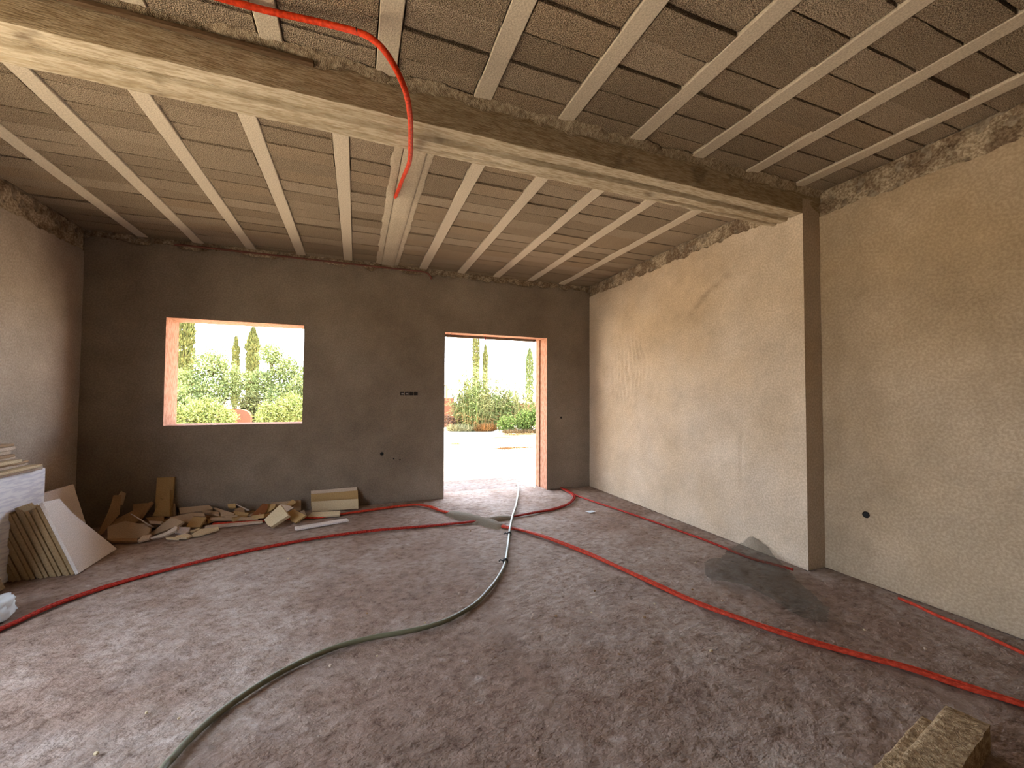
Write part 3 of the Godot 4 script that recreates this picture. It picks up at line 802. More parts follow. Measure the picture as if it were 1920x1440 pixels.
func cypress(label: String, at: Vector3, h: float, r: float, c: Color, count: int) -> void:
	var t := thing("cypress_tree", label, "tree", at, "cypress trees in the garden")
	part("trunk", sweep(PackedVector3Array([Vector3(0, -0.1, 0), Vector3(0, h * 0.5, 0), Vector3(0, h * 0.9, 0)]), r * 0.18, 7), M.bark, t)
	var st := tool()
	for i in count:
		var u := pow(rng.randf(), 0.9)
		var prof := r * pow(minf(1.0, (1.0 - u) * 5.0), 0.75) * minf(1.0, 0.35 + u * 3.0) * (0.88 + 0.3 * n_mid.get_noise_2d(u * h * 0.7, at.x))
		var a := rng.randf() * TAU
		var rad := prof * sqrt(rng.randf_range(0.25, 1.0))
		var out := Vector3(cos(a), 0, sin(a))
		var dir := (Vector3.UP * 1.6 + out * rng.randf_range(0.2, 0.9) + rand_dir() * 0.3).normalized()
		leaf(st, out * rad + Vector3(0, 0.2 + u * (h - 0.4), 0), dir, dir.cross(rand_dir()).normalized(), rng.randf_range(0.12, 0.30) * (0.6 + r), rng.randf_range(0.05, 0.09) * (0.6 + r), tint(c, 0.4))
	part("foliage", st.commit(), M.leaf, t)

func bush(called: String, label: String, category: String, at: Vector3, blobs: Array, c: Color, count: int, size: float, group: String) -> void:
	var t := thing(called, label, category, at, group)
	var st := tool()
	var tk := tool()
	var total := 0.0
	for b in blobs: total += b[1] * b[1]
	for b in blobs:
		var mid: Vector3 = b[0]
		var r: float = b[1]
		sweep_into(tk, smooth_path([Vector3(mid.x * 0.1, -0.1, mid.z * 0.1), Vector3(mid.x * 0.5, mid.y * 0.5, mid.z * 0.45), mid], 4), 0.05, 6, 0.3)
		for k in 5:
			var e := mid + rand_dir() * r * 0.8
			sweep_into(tk, PackedVector3Array([mid * 0.8, (mid + e) * 0.5, e]), 0.02, 5, 0.4)
		for i in int(count * r * r / total):
			var d := rand_dir()
			var lump := 0.72 + 0.5 * n_mid.get_noise_3d(d.x * 1.3 + mid.x, d.y * 1.3 + mid.y, d.z * 1.3)
			var p := mid + d * r * lump * pow(rng.randf(), 0.3)
			if p.y < 0.03: continue
			var dir := (d * 0.5 + rand_dir() + Vector3(0, -0.1, 0)).normalized()
			leaf(st, p, dir, dir.cross(rand_dir()).normalized(), size * rng.randf_range(0.7, 1.4), size * rng.randf_range(0.4, 0.7), tint(c, 0.4))
	part("stem", tk.commit(), M.bark, t)
	part("foliage", st.commit(), M.leaf, t)

func reeds(label: String, at: Vector3, n: int, h: float, spread: float) -> void:
	var t := thing("reed_clump", label, "reeds", at, "reeds beyond the yard")
	var st := tool()
	for i in n:
		var a := rng.randf() * TAU
		var b := Vector3(cos(a), 0, sin(a)) * spread * sqrt(rng.randf())
		var lean := Vector3(rng.randfn() * 0.10 + b.x * 0.12, 1, rng.randfn() * 0.10)
		var hh := h * rng.randf_range(0.55, 1.0)
		var c := tint(Color(0.13, 0.125, 0.045), 0.4) if rng.randf() < 0.55 else tint(Color(0.085, 0.11, 0.03), 0.4)
		var dry := tint(Color(0.19, 0.11, 0.04), 0.3)
		st.set_color(c)
		var w := Vector3(0.014, 0, 0)
		tri(st, b - w, b + lean * hh, b + w)
		for k in 9:
			var u := rng.randf_range(0.12, 1.0)
			var p := b + lean * hh * u
			var ang := rng.randf() * TAU
			var d := (Vector3(cos(ang), rng.randf_range(0.4, 1.8), sin(ang))).normalized()
			var s := d.cross(Vector3.UP).normalized()
			var l := rng.randf_range(0.3, 0.65)
			var lc := c if u > 0.28 or rng.randf() < 0.4 else dry
			leaf(st, p, d, s, l * 0.6, 0.045, lc)
			leaf(st, p + d * l * 0.5, (d + Vector3(0, -0.9, 0)).normalized(), s, l * 0.6, 0.035, lc)
	part("foliage", st.commit(), M.leaf, t)

func dry_grass(label: String, at: Vector3, rx: float, rz: float, h: float, n: int, c: Color) -> void:
	var t := thing("dry_grass", label, "grass", at, "dry weeds on the bare ground")
	var st := tool()
	for i in n:
		var a := rng.randf() * TAU
		var q := sqrt(rng.randf())
		var b := Vector3(cos(a) * rx * q, 0, sin(a) * rz * q)
		var d := Vector3(rng.randfn() * 0.6, 1, rng.randfn() * 0.6).normalized()
		leaf(st, b, d, d.cross(rand_dir()).normalized(), h * rng.randf_range(0.4, 1.0), 0.02 + h * 0.04, tint(c, 0.35))
	tag(part("blades", st.commit(), M.leaf, t), "", "", "", "stuff")

func build_outside() -> void:
	var g := structure("ground", "pale sunlit bare earth outside the doorway", "ground")
	var gc := func(x: float, z: float) -> Color:
		var p := Vector3(x, 3, z)
		var f := clampf(0.5 + 1.2 * nz(n_big, p, 0.6) + 0.6 * nz(n_mid, p, 0.5), 0.0, 1.0)
		var c := Color(0.50, 0.44, 0.35).lerp(Color(0.60, 0.55, 0.47), f)
		var peb := clampf((nz(n_fine, p, 0.35) - 0.55) * 6.0, 0.0, 1.0)
		return c.lerp(Color(0.20, 0.17, 0.12), peb)
	part("earth", grid(steps(-14.0, 12.0, 0.12), steps(-20.0, -THICK + 0.02, 0.12), func(x, z): return Vector3(x, -0.05 + 0.02 * nz(n_mid, Vector3(x, 0, z), 0.5), z), gc), M.ground, g)
	var st := tool()
	box(st, Vector3(-150, -0.4, -150), Vector3(150, -0.10, -20))
	box(st, Vector3(-150, -0.4, -20.0), Vector3(-14, -0.10, 60))
	box(st, Vector3(12, -0.4, -20.0), Vector3(150, -0.10, 60))
	box(st, Vector3(-14, -0.4, -THICK), Vector3(LEFT - 0.3, -0.06, 60))
	box(st, Vector3(-14, -0.4, -20), Vector3(12, -0.16, -THICK))
	part("field", st.commit(), stone(Color(0.76, 0.72, 0.64), 0.95, M.ground.albedo_texture, null, 0, Vector3.ONE * 0.3), g)
	var dst := structure("doorstep", "grey cement apron outside the doorway", "paving")
	part("apron", grid(steps(-3.4, 0.6, 0.04), steps(-2.3, -THICK + 0.03, 0.04), func(x, z): return Vector3(x, floor_height(x, z) - 0.012, z), func(x, z): return floor_color(x, z) * Color(0.72, 0.74, 0.77)), M.floor, dst)
	# canopy over both openings: its shade lies on the ground before the door
	var ca := structure("canopy", "concrete canopy over the outside of the openings", "canopy")
	part("canopy_slab", box_mesh(Vector3(-8.4, 3.05, -2.08), Vector3(-0.52, 3.22, -THICK)), M.core, ca)
	# garden wall
	var wl := thing("garden_wall", "low terracotta garden wall behind the reeds with a pale coping", "wall", Vector3(0, -0.1, -14.9))
	part("panel", box_mesh(Vector3(-18, 0, -1.6), Vector3(0.15, 1.0, -1.4)), M.terracotta, wl)
	part("panel", box_mesh(Vector3(0.9, 0, -0.1), Vector3(9, 1.25, 0.1)), M.terracotta, wl)
	part("pier", bevel_box(Vector3(0.75, 1.55, 0.4), 0.02), M.terracotta, wl).position = Vector3(0.55, 0.77, 0)
	part("coping", box_mesh(Vector3(0.9, 1.25, -0.14), Vector3(9, 1.31, 0.14)), M.house, wl)
	var arch := thing("garden_pier", "rounded terracotta pier among the bushes outside the window", "pier", Vector3(-8.0, -0.1, -12.6))
	var ap := PackedVector3Array()
	for i in 13: ap.append(Vector3(cos(PI * i / 12.0) * 0.32, 0.78 + sin(PI * i / 12.0) * 0.30, 0.15))
	ap.append(Vector3(-0.32, 0, 0.15))
	ap.append(Vector3(0.32, 0, 0.15))
	part("pier_body", prism(ap, Vector3(0, 0, 1), 0.3), M.terracotta, arch)
	# house far off
	var ho := thing("house", "pale flat-roofed house far off at the left of the doorway", "house", Vector3(4.0, -0.1, -47))
	part("wall", box_mesh(Vector3(-9, 0, -6), Vector3(3.0, 3.0, 0)), M.house, ho)
	part("wall", box_mesh(Vector3(-9, 3.0, -6), Vector3(2.2, 5.6, -0.8)), M.house, ho)
	part("parapet", box_mesh(Vector3(-9.1, 5.6, -6.1), Vector3(2.4, 5.8, -0.6)), M.terracotta, ho)
	part("balcony", box_mesh(Vector3(-9.1, 2.9, -1), Vector3(3.2, 3.05, 0.4)), M.terracotta, ho)
	for x in [-0.6, 1.0]: part("window", box_mesh(Vector3(x - 0.4, 3.7, -0.82), Vector3(x + 0.4, 5.0, -0.76)), M.grey_plastic, ho)
	part("porch_post", box_mesh(Vector3(3.1, 0, 0.1), Vector3(3.35, 2.9, 0.35)), M.wood, ho)
	# cypresses
	var cy := Color(0.105, 0.105, 0.032)
	cypress("broad cypress at the left of the window view", Vector3(-15.55, 0, -30), 9.5, 0.62, cy, 9000)
	cypress("thin short cypress in the middle of the window view", Vector3(-12.35, 0, -30), 6.05, 0.26, cy, 4500)
	cypress("bushy pale-tipped cypress right of the thin one in the window", Vector3(-11.25, 0, -30), 6.75, 0.47, cy, 7000)
	cypress("tallest cypress rising behind the reeds in the doorway", Vector3(6.40, 0, -30), 8.6, 0.33, cy, 5500)
	cypress("second cypress right of the tallest one in the doorway", Vector3(7.30, 0, -30), 6.4, 0.24, cy, 4500)
	cypress("loose cypress beside the right door reveal", Vector3(11.75, 0, -30), 6.25, 0.40, Color(0.11, 0.13, 0.045), 3200)
	# bushes and small trees seen through the window
	var gr := "garden bushes outside the window"
	var green := Color(0.165, 0.19, 0.065)
	var lime := Color(0.17, 0.19, 0.055)
	bush("garden_tree", "round leafy tree left of the thin cypress", "tree", Vector3(-9.4, -0.1, -14.0), [[Vector3(0.0, 2.95, 0), 0.85], [Vector3(-0.75, 2.1, 0.1), 0.85], [Vector3(0.75, 2.2, 0), 0.85], [Vector3(0.1, 1.7, 0.3), 0.9], [Vector3(-0.3, 1.0, 0.5), 0.9]], green, 11000, 0.10, gr)
	bush("garden_tree", "tall open leafy tree right of the bushy cypress", "tree", Vector3(-7.2, -0.1, -14.0), [[Vector3(-0.1, 3.4, 0), 0.62], [Vector3(0.5, 2.75, 0), 0.8], [Vector3(-0.4, 2.2, 0), 0.8], [Vector3(0.3, 1.5, 0.2), 0.95]], green, 8500, 0.10, gr)
	bush("garden_tree", "leafy tree cut by the right edge of the window", "tree", Vector3(-5.7, -0.1, -13.6), [[Vector3(0.2, 2.8, 0), 0.75], [Vector3(-0.3, 2.0, 0), 0.85], [Vector3(0.1, 1.2, 0), 0.95]], green, 8500, 0.10, gr)
	bush("garden_bush", "leafy bush against the left window reveal", "bush", Vector3(-10.1, -0.1, -12.0), [[Vector3(0, 1.5, 0), 0.75], [Vector3(0.4, 0.8, 0.1), 0.75]], green, 5000, 0.10, gr)
	bush("garden_bush", "lime green bush low at the left of the window", "bush", Vector3(-8.9, -0.1, -11.2), [[Vector3(-0.6, 0.75, 0), 0.62], [Vector3(0.1, 1.05, 0), 0.66], [Vector3(0.6, 0.8, 0.1), 0.6]], lime, 6500, 0.09, gr)
	bush("garden_bush", "bright lime green bush low at the right of the window", "bush", Vector3(-6.2, -0.1, -11.0), [[Vector3(-0.55, 0.95, 0), 0.62], [Vector3(0.2, 1.15, 0.1), 0.72], [Vector3(0.85, 1.2, 0), 0.66]], lime, 6500, 0.09, gr)
	bush("garden_bush", "dusty bush behind the rounded terracotta pier", "bush", Vector3(-7.9, -0.1, -13.4), [[Vector3(0, 1.3, 0), 0.6], [Vector3(0.3, 0.7, 0), 0.6]], Color(0.11, 0.11, 0.04), 3500, 0.09, gr)
	# doorway view
	reeds("tall reed clump in the middle of the doorway view", Vector3(1.4, -0.08, -12.4), 170, 3.1, 0.6)
	reeds("reed clump left of the tallest reeds", Vector3(1.0, -0.08, -13.0), 60, 2.5, 0.35)
	reeds("reed clump right of the tallest reeds", Vector3(2.4, -0.08, -12.8), 120, 2.6, 0.7)
	reeds("reed clump by the right door reveal", Vector3(3.6, -0.08, -12.9), 110, 2.45, 0.75)
	bush("garden_bush", "low green hedge bush in front of the red wall by the door", "bush", Vector3(3.3, -0.08, -11.2), [[Vector3(-0.8, 0.4, 0.2), 0.5], [Vector3(0, 0.55, 0.4), 0.6], [Vector3(0.7, 0.75, 0.6), 0.7], [Vector3(0.5, 0.4, 1.3), 0.5]], Color(0.08, 0.11, 0.025), 7000, 0.09, "low bushes beyond the yard")
	bush("thorn_bush", "bare brown thorn bush at the left edge of the doorway", "bush", Vector3(0.25, -0.08, -13.0), [[Vector3(-0.05, 0.5, 0), 0.3], [Vector3(0.35, 0.45, 0), 0.28]], Color(0.10, 0.055, 0.035), 350, 0.10, "low bushes beyond the yard")
	var dry := Color(0.17, 0.11, 0.045)
	dry_grass("pale dry grass at the foot of the reeds on the left", Vector3(0.9, -0.06, -12.2), 0.8, 0.45, 0.42, 1500, Color(0.17, 0.15, 0.07))
	dry_grass("rusty dry grass under the middle of the reeds", Vector3(1.7, -0.06, -11.8), 0.45, 0.3, 0.5, 700, Color(0.15, 0.075, 0.025))
	dry_grass("brown dry weeds under the hedge bush", Vector3(3.0, -0.06, -10.4), 0.9, 0.35, 0.25, 1000, Color(0.10, 0.065, 0.03))
	dry_grass("yellow weed strip before the hedge bush", Vector3(2.6, -0.06, -9.7), 0.8, 0.3, 0.08, 1200, dry)
	dry_grass("flat brown weed patch halfway across the yard", Vector3(1.35, -0.06, -8.7), 0.5, 0.16, 0.05, 900, dry)
	dry_grass("rust brown weed patch near the right door reveal", Vector3(0.75, -0.06, -5.6), 0.65, 0.28, 0.05, 1500, Color(0.13, 0.065, 0.025))
	dry_grass("small brown weed patch near the left of the doorway", Vector3(-0.75, -0.06, -7.3), 0.25, 0.14, 0.05, 400, dry)

# ---------------------------------------------------------------- tubes and hose on the floor and ceiling
func run(pts: Array, y: float, shift := 0.0, wob := 0.0) -> Array:
	var out := []
	for i in pts.size():
		var a := Vector2(pts[maxi(i - 1, 0)][0], pts[maxi(i - 1, 0)][1])
		var b := Vector2(pts[mini(i + 1, pts.size() - 1)][0], pts[mini(i + 1, pts.size() - 1)][1])
		var d := (b - a).normalized()
		var s := shift + wob * sin(i * 1.7)
		out.append(Vector3(pts[i][0] - d.y * s, y + (0.004 * sin(i * 2.3 + shift * 300.0)), pts[i][1] + d.x * s))
	return out

func conduit(label: String, path: PackedVector3Array, r: float, mat: Material, group := "") -> Node3D:
	var o := part("conduit", sweep(path, r, 12), mat)
	tag(o, label, "conduit", group)
	return o

func build_tubes() -> void:
	var a := [[-6.25, 2.95], [-5.988, 2.486], [-5.865, 2.216], [-5.675, 1.963], [-5.401, 1.763], [-5.059, 1.587], [-4.652, 1.414], [-4.167, 1.304], [-3.618, 1.259], [-3.019, 1.291], [-2.507, 1.323], [-2.25, 1.31], [-2.009, 1.291], [-1.611, 1.23], [-1.252, 1.14], [-0.957, 0.979], [-0.72, 0.729], [-0.605, 0.49], [-0.575, 0.25], [-0.57, 0.03]]
	conduit("red conduit curving from the tile stack to the wall right of the door, outer strand", smooth_path(run(a, 0.014, 0.012)), 0.0115, M.tube_dull, "red conduits on the floor")
	conduit("red conduit curving from the tile stack to the wall right of the door, inner strand", smooth_path(run(a, 0.014, -0.012, 0.003)), 0.0115, M.tube_dull, "red conduits on the floor")
	var b := [[-5.4, 0.36], [-4.9, 0.40], [-4.5, 0.44], [-4.2, 0.47], [-3.981, 0.427], [-3.584, 0.356], [-3.2, 0.27], [-3.0, 0.30], [-2.843, 0.46], [-2.716, 0.724], [-2.45, 1.15], [-2.187, 1.593], [-2.007, 1.824], [-1.843, 2.186], [-1.671, 2.671], [-1.579, 3.07], [-1.508, 3.415], [-1.414, 3.783], [-1.285, 4.131], [-1.142, 4.397], [-0.988, 4.613], [-0.857, 4.808], [-0.756, 4.989], [-0.648, 5.182], [-0.5, 5.5]]
	conduit("orange-red conduit running from the broken stone pile to the lower right corner, left strand", smooth_path(run(b, 0.014, 0.0125)), 0.012, M.tube_floor, "red conduits on the floor")
	conduit("orange-red conduit running from the broken stone pile to the lower right corner, right strand", smooth_path(run(b, 0.014, -0.0125, 0.002)), 0.012, M.tube_floor, "red conduits on the floor")
	var d := [[-0.565, 0.03], [-0.575, 0.344], [-0.571, 0.613], [-0.526, 1.07], [-0.432, 1.575], [-0.327, 2.268], [-0.283, 2.86], [-0.262, 3.298], [-0.190, 3.50], [-0.142, 3.658]]
	conduit("thin red conduit along the foot of the far right wall", smooth_path(run(d, 0.013)), 0.0115, M.tube_dull)
	var e := [[0.115, 4.30], [0.095, 4.409], [0.07, 4.551], [0.039, 4.725], [-0.018, 4.978], [-0.09, 5.3]]
	conduit("short orange conduit along the foot of the near right wall", smooth_path(run(e, 0.012)), 0.011, M.tube_floor)
	# loop hanging from the ceiling under the beam
	var c := [Vector3(-3.50, 3.52, 2.15), Vector3(-3.496, 3.479, 2.192), Vector3(-3.482, 3.40, 2.698), Vector3(-3.49, 3.245, 3.24), Vector3(-3.519, 3.195, 3.56), Vector3(-3.55, 3.175, 3.81), Vector3(-3.593, 3.172, 4.01), Vector3(-3.645, 3.192, 4.12), Vector3(-3.709, 3.242, 4.172), Vector3(-3.772, 3.30, 4.162), Vector3(-3.846, 3.36, 4.11), Vector3(-4.022, 3.42, 4.03), Vector3(-4.264, 3.445, 3.976), Vector3(-4.446, 3.455, 3.958), Vector3(-4.75, 3.47, 3.94), Vector3(-4.9, 3.51, 3.93)]
	var loop := thing("conduit", "bright orange-red conduit looping down from the ceiling across the beam", "conduit")
	part("tube", sweep(smooth_path(c), 0.0155, 14), M.tube, loop)
	var knot := PackedVector3Array()
	for i in 13: knot.append(Vector3(-3.846, 3.36, 4.11) + (Vector3(0.3, 0, -0.95) * cos(TAU * i / 12) + Vector3(-0.25, 0.95, 0) * sin(TAU * i / 12)) * 0.0165)
	part("tie_wire", sweep(knot, 0.0035, 6), M.dark, loop)
	# hose through the doorway
	var h := [[-1.12, -0.62], [-1.20, -0.35], [-1.305, -0.073], [-1.667, 0.754], [-1.946, 1.337], [-2.12, 1.722], [-2.203, 1.909], [-2.354, 2.268], [-2.533, 2.67], [-2.692, 2.927], [-2.827, 3.099], [-2.982, 3.264], [-3.172, 3.387], [-3.328, 3.436], [-3.502, 3.448], [-3.699, 3.442], [-3.887, 3.463], [-4.031, 3.515], [-4.185, 3.604], [-4.316, 3.715], [-4.423, 3.841], [-4.493, 3.961], [-4.528, 4.059], [-4.546, 4.137], [-4.56, 4.5], [-4.5, 4.9]]
	var hp := []
	for q in h:
		var over: float = exp(-pow((q[1] - 1.55) / 0.28, 2)) * 0.032
		hp.append(Vector3(q[0], 0.016 + over, q[1]))
	var hose := thing("garden_hose", "grey-green hose snaking from the doorway to the near left floor", "hose")
	part("tube", sweep(smooth_path(hp), 0.0155, 14), M.hose, hose)
	for q in [[Vector3(-2.203, 0.02, 1.909), Vector3(-0.38, 0, 0.92)], [Vector3(-2.50, 0.018, 2.60), Vector3(-0.42, 0, 0.9)]]:
		var st := tool()
		var dirv: Vector3 = q[1].normalized()
		for k in 3:
			var ring := PackedVector3Array()
			var s := dirv.cross(Vector3.UP)
			for i in 13: ring.append(q[0] + dirv * (k - 1) * 0.011 + (s * cos(TAU * i / 12) + Vector3.UP * sin(TAU * i / 12)) * 0.020)
			sweep_into(st, ring, 0.006, 6)
		var s2 := dirv.cross(Vector3.UP)
		sweep_into(st, PackedVector3Array([q[0] + s2 * 0.02, q[0] + s2 * 0.045 + Vector3(0, 0.012, 0), q[0] + s2 * 0.06 + Vector3(0, -0.004, 0)]), 0.006, 6)
		part("tie", st.commit(), M.black, hose)
	# mortar holding the tubes down where they cross
	mortar_patch("long ridge of mortar over the red conduits", [[-2.66, 0.80], [-2.40, 1.23], [-2.17, 1.62]], 0.115, 0.062)
	mortar_patch("short ridge of mortar over the crossing conduit", [[-2.48, 1.325], [-2.2, 1.305], [-1.93, 1.28]], 0.08, 0.05)

func mortar_patch(label: String, pts: Array, w: float, h: float) -> void:
	var raw := []
	for p in pts: raw.append(Vector3(p[0], 0, p[1]))
	var path := smooth_path(raw, 10)
	var us := PackedFloat32Array()
	for i in path.size(): us.append(i)
	var pos := func(i: float, v: float) -> Vector3:
		var k := int(i)
		var t := (path[mini(k + 1, path.size() - 1)] - path[maxi(k - 1, 0)]).normalized()
		var s := t.cross(Vector3.UP)
		var along := sin(PI * i / (path.size() - 1))
		var taper := pow(maxf(along, 0.0), 0.35)
		var p := path[k]
		var q := v + 0.12 * nz(n_mid, p + s * v, 3.0)
		var y := h * taper * pow(maxf(0.0, 1.0 - q * q), 0.7) + 0.006 * nz(n_fine, p + s * v * w)
		return p + s * v * w * (0.5 + 0.5 * taper) * (1.0 + 0.3 * nz(n_mid, p, 3.0)) + Vector3(0, y - 0.008, 0)
	var o := part("mortar_ridge", grid(us, steps(-1, 1, 0.1), pos, func(_i, _v): return Color.WHITE), M.mortar)
	tag(o, label, "mortar")

# ---------------------------------------------------------------- slabs and tiles against the left wall
func slab_thing(called: String, label: String, category: String, size: Vector3, at: Vector3, turn: Vector3, mat: Material, group := "", wear := 0.004) -> Node3D:
	var o := part(called, bevel_box(size, wear), mat)
	o.position = at
	o.rotation = turn
	tag(o, label, category, group)
	return o

func build_slabs() -> void:
	rng.seed = 41
	slab_thing("marble_slab", "big white streaked slab standing by the left wall", "slab", Vector3(0.10, 0.875, 1.10), Vector3(-6.55, 0.4375, 1.69), Vector3.ZERO, M.marble)
	slab_thing("marble_slab", "second white slab standing between the big slab and the wall", "slab", Vector3(0.16, 0.86, 1.05), Vector3(-6.70, 0.43, 1.72), Vector3.ZERO, M.stones[4])
	# broken strips lying on the two slabs
	var y := 0.877
	var rows := [[-6.60, 1.24, 0.026, 4], [-6.58, 1.29, 0.022, 6], [-6.66, 1.34, 0.024, 4], [-6.63, 1.36, 0.02, 2], [-6.60, 1.50, 0.026, 6], [-6.67, 1.46, 0.02, 4], [-6.64, 1.50, 0.022, 2], [-6.66, 1.52, 0.03, 4], [-6.65, 1.50, 0.03, 4], [-6.66, 1.48, 0.02, 2]]
	var labels := ["lowest strip lying on the white standing slabs", "cream strip second from the bottom on the white slabs", "grey strip third from the bottom on the white slabs", "thin tan strip fourth from the bottom on the white slabs", "cream short strip in the middle of the strips on the slabs", "grey strip above the short cream strip", "tan strip below the two pale strips on top", "lower of the two pale strips near the top", "upper of the two pale strips near the top", "tan strip topmost on the white slabs"]
	for i in rows.size():
		var r: Array = rows[i]
		var l := 0.75
		slab_thing("stone_strip", labels[i], "strip", Vector3(0.24 + 0.04 * (i % 3), r[2], l), Vector3(r[0], y + r[2] * 0.5, r[1] + l * 0.5), Vector3(0, 0.05 * ((i % 3) - 1), 0), M.stones[r[3]], "strips on the standing slabs")
		y += r[2] + 0.002
	# box-like slab in the far corner
	slab_thing("stone_slab", "grey-brown slab leaning on the left wall beyond the white slab", "slab", Vector3(0.13, 0.60, 0.62), Vector3(-6.60, 0.295, 0.80), Vector3(0, 0, 0.26), M.stones[8])
	# the row of leaning tiles
	var lean := 0.38
	var across := Vector3(-0.0262, 0, 0)
	for i in 15:
		var hh: float = [0.66, 0.635, 0.60, 0.615, 0.63, 0.65, 0.60, 0.605, 0.61, 0.60, 0.655, 0.57, 0.58, 0.56, 0.57][i]
		var t := 0.0235
		var base := Vector3(-6.075, 0.004, 1.245) + across * i * (1.0 / cos(lean)) * 1.0
		var o := part("leaning_tile", prism(PackedVector3Array([Vector3(0, 0, 0.30 + 0.012 * sin(i * 2.1)), Vector3(0, hh, 0.30 + 0.012 * sin(i * 2.1)), Vector3(0, hh, 0.13), Vector3(0, 0.45, 0.06), Vector3(0, 0, -0.24)]), Vector3(1, 0, 0), t, 0.002), M.tile_edge)
		o.position = base
		o.rotation = Vector3(0, 0, lean)
		var nth: String = ["first", "second", "third", "fourth", "fifth", "sixth", "seventh", "eighth", "ninth", "tenth", "eleventh", "twelfth", "thirteenth", "fourteenth", "fifteenth"][i]
		tag(o, nth + " tan-edged tile of the leaning row, counted from the broken white tile", "tile", "tiles leaning in a row")
	# the broken white tile in front of the row
	var w := part("broken_tile", prism(PackedVector3Array([Vector3(0, 0, 0.30), Vector3(0, 0.68, 0.30), Vector3(0, 0.665, 0.10), Vector3(0, 0.50, 0.03), Vector3(0, 0.0, -0.31)]), Vector3(1, 0, 0), 0.024, 0.002), M.stones[8])
	w.position = Vector3(-6.047, 0.004, 1.245)
	w.rotation = Vector3(0, 0, lean)
	tag(w, "broken white tile leaning at the front of the tile row", "tile")
	slab_thing("stone_slab", "tan slab leaning at the left edge before the tile row", "slab", Vector3(0.03, 0.5, 0.35), Vector3(-6.53, 0.228, 1.87), Vector3(0, 0, 0.40), M.tile_edge)

# ---------------------------------------------------------------- pile of broken stone
func build_pieces() -> void:
	for q in PIECES:
		var pts := PackedVector3Array()
		var f: Array = q[5]
		var mid := Vector3.ZERO
		for i in range(0, f.size(), 3): pts.append(Vector3(f[i], f[i + 1], f[i + 2]))
		for p in pts: mid += p / pts.size()
		for i in pts.size(): pts[i] -= mid
		var n := Vector3(q[4][0], q[4][1], q[4][2]).normalized()
		var o := part("stone_" + q[0] if q[0] in ["chip", "fragment", "plank", "sliver"] else q[0], prism(pts, n, q[2], 0.003), M.stones[q[3]])
		o.position = mid
		tag(o, q[1], "batten" if q[0] == "batten" else "board" if q[0] in ["plank", "stone_board"] else "stone piece", "broken stone along the back wall" if q[0] != "batten" else "")
	# pieces buried in the heap that carry the ones above
	rng.seed = 52
	for i in 16:
		var x := lerpf(-6.2, -4.75, (i + 0.5) / 16.0)
		var o := slab_thing("stone_rubble", "dark stone lump buried low in the broken stone pile", "stone piece", Vector3(rng.randf_range(0.12, 0.2), rng.randf_range(0.03, 0.06), rng.randf_range(0.14, 0.24)), Vector3(x, 0.045, 0.22 + 0.08 * sin(i * 1.9)), Vector3(rng.randf_range(-0.2, 0.2), rng.randf() * 3, rng.randf_range(-0.2, 0.2)), M.stones[1 + i % 3], "lumps in the broken stone pile")

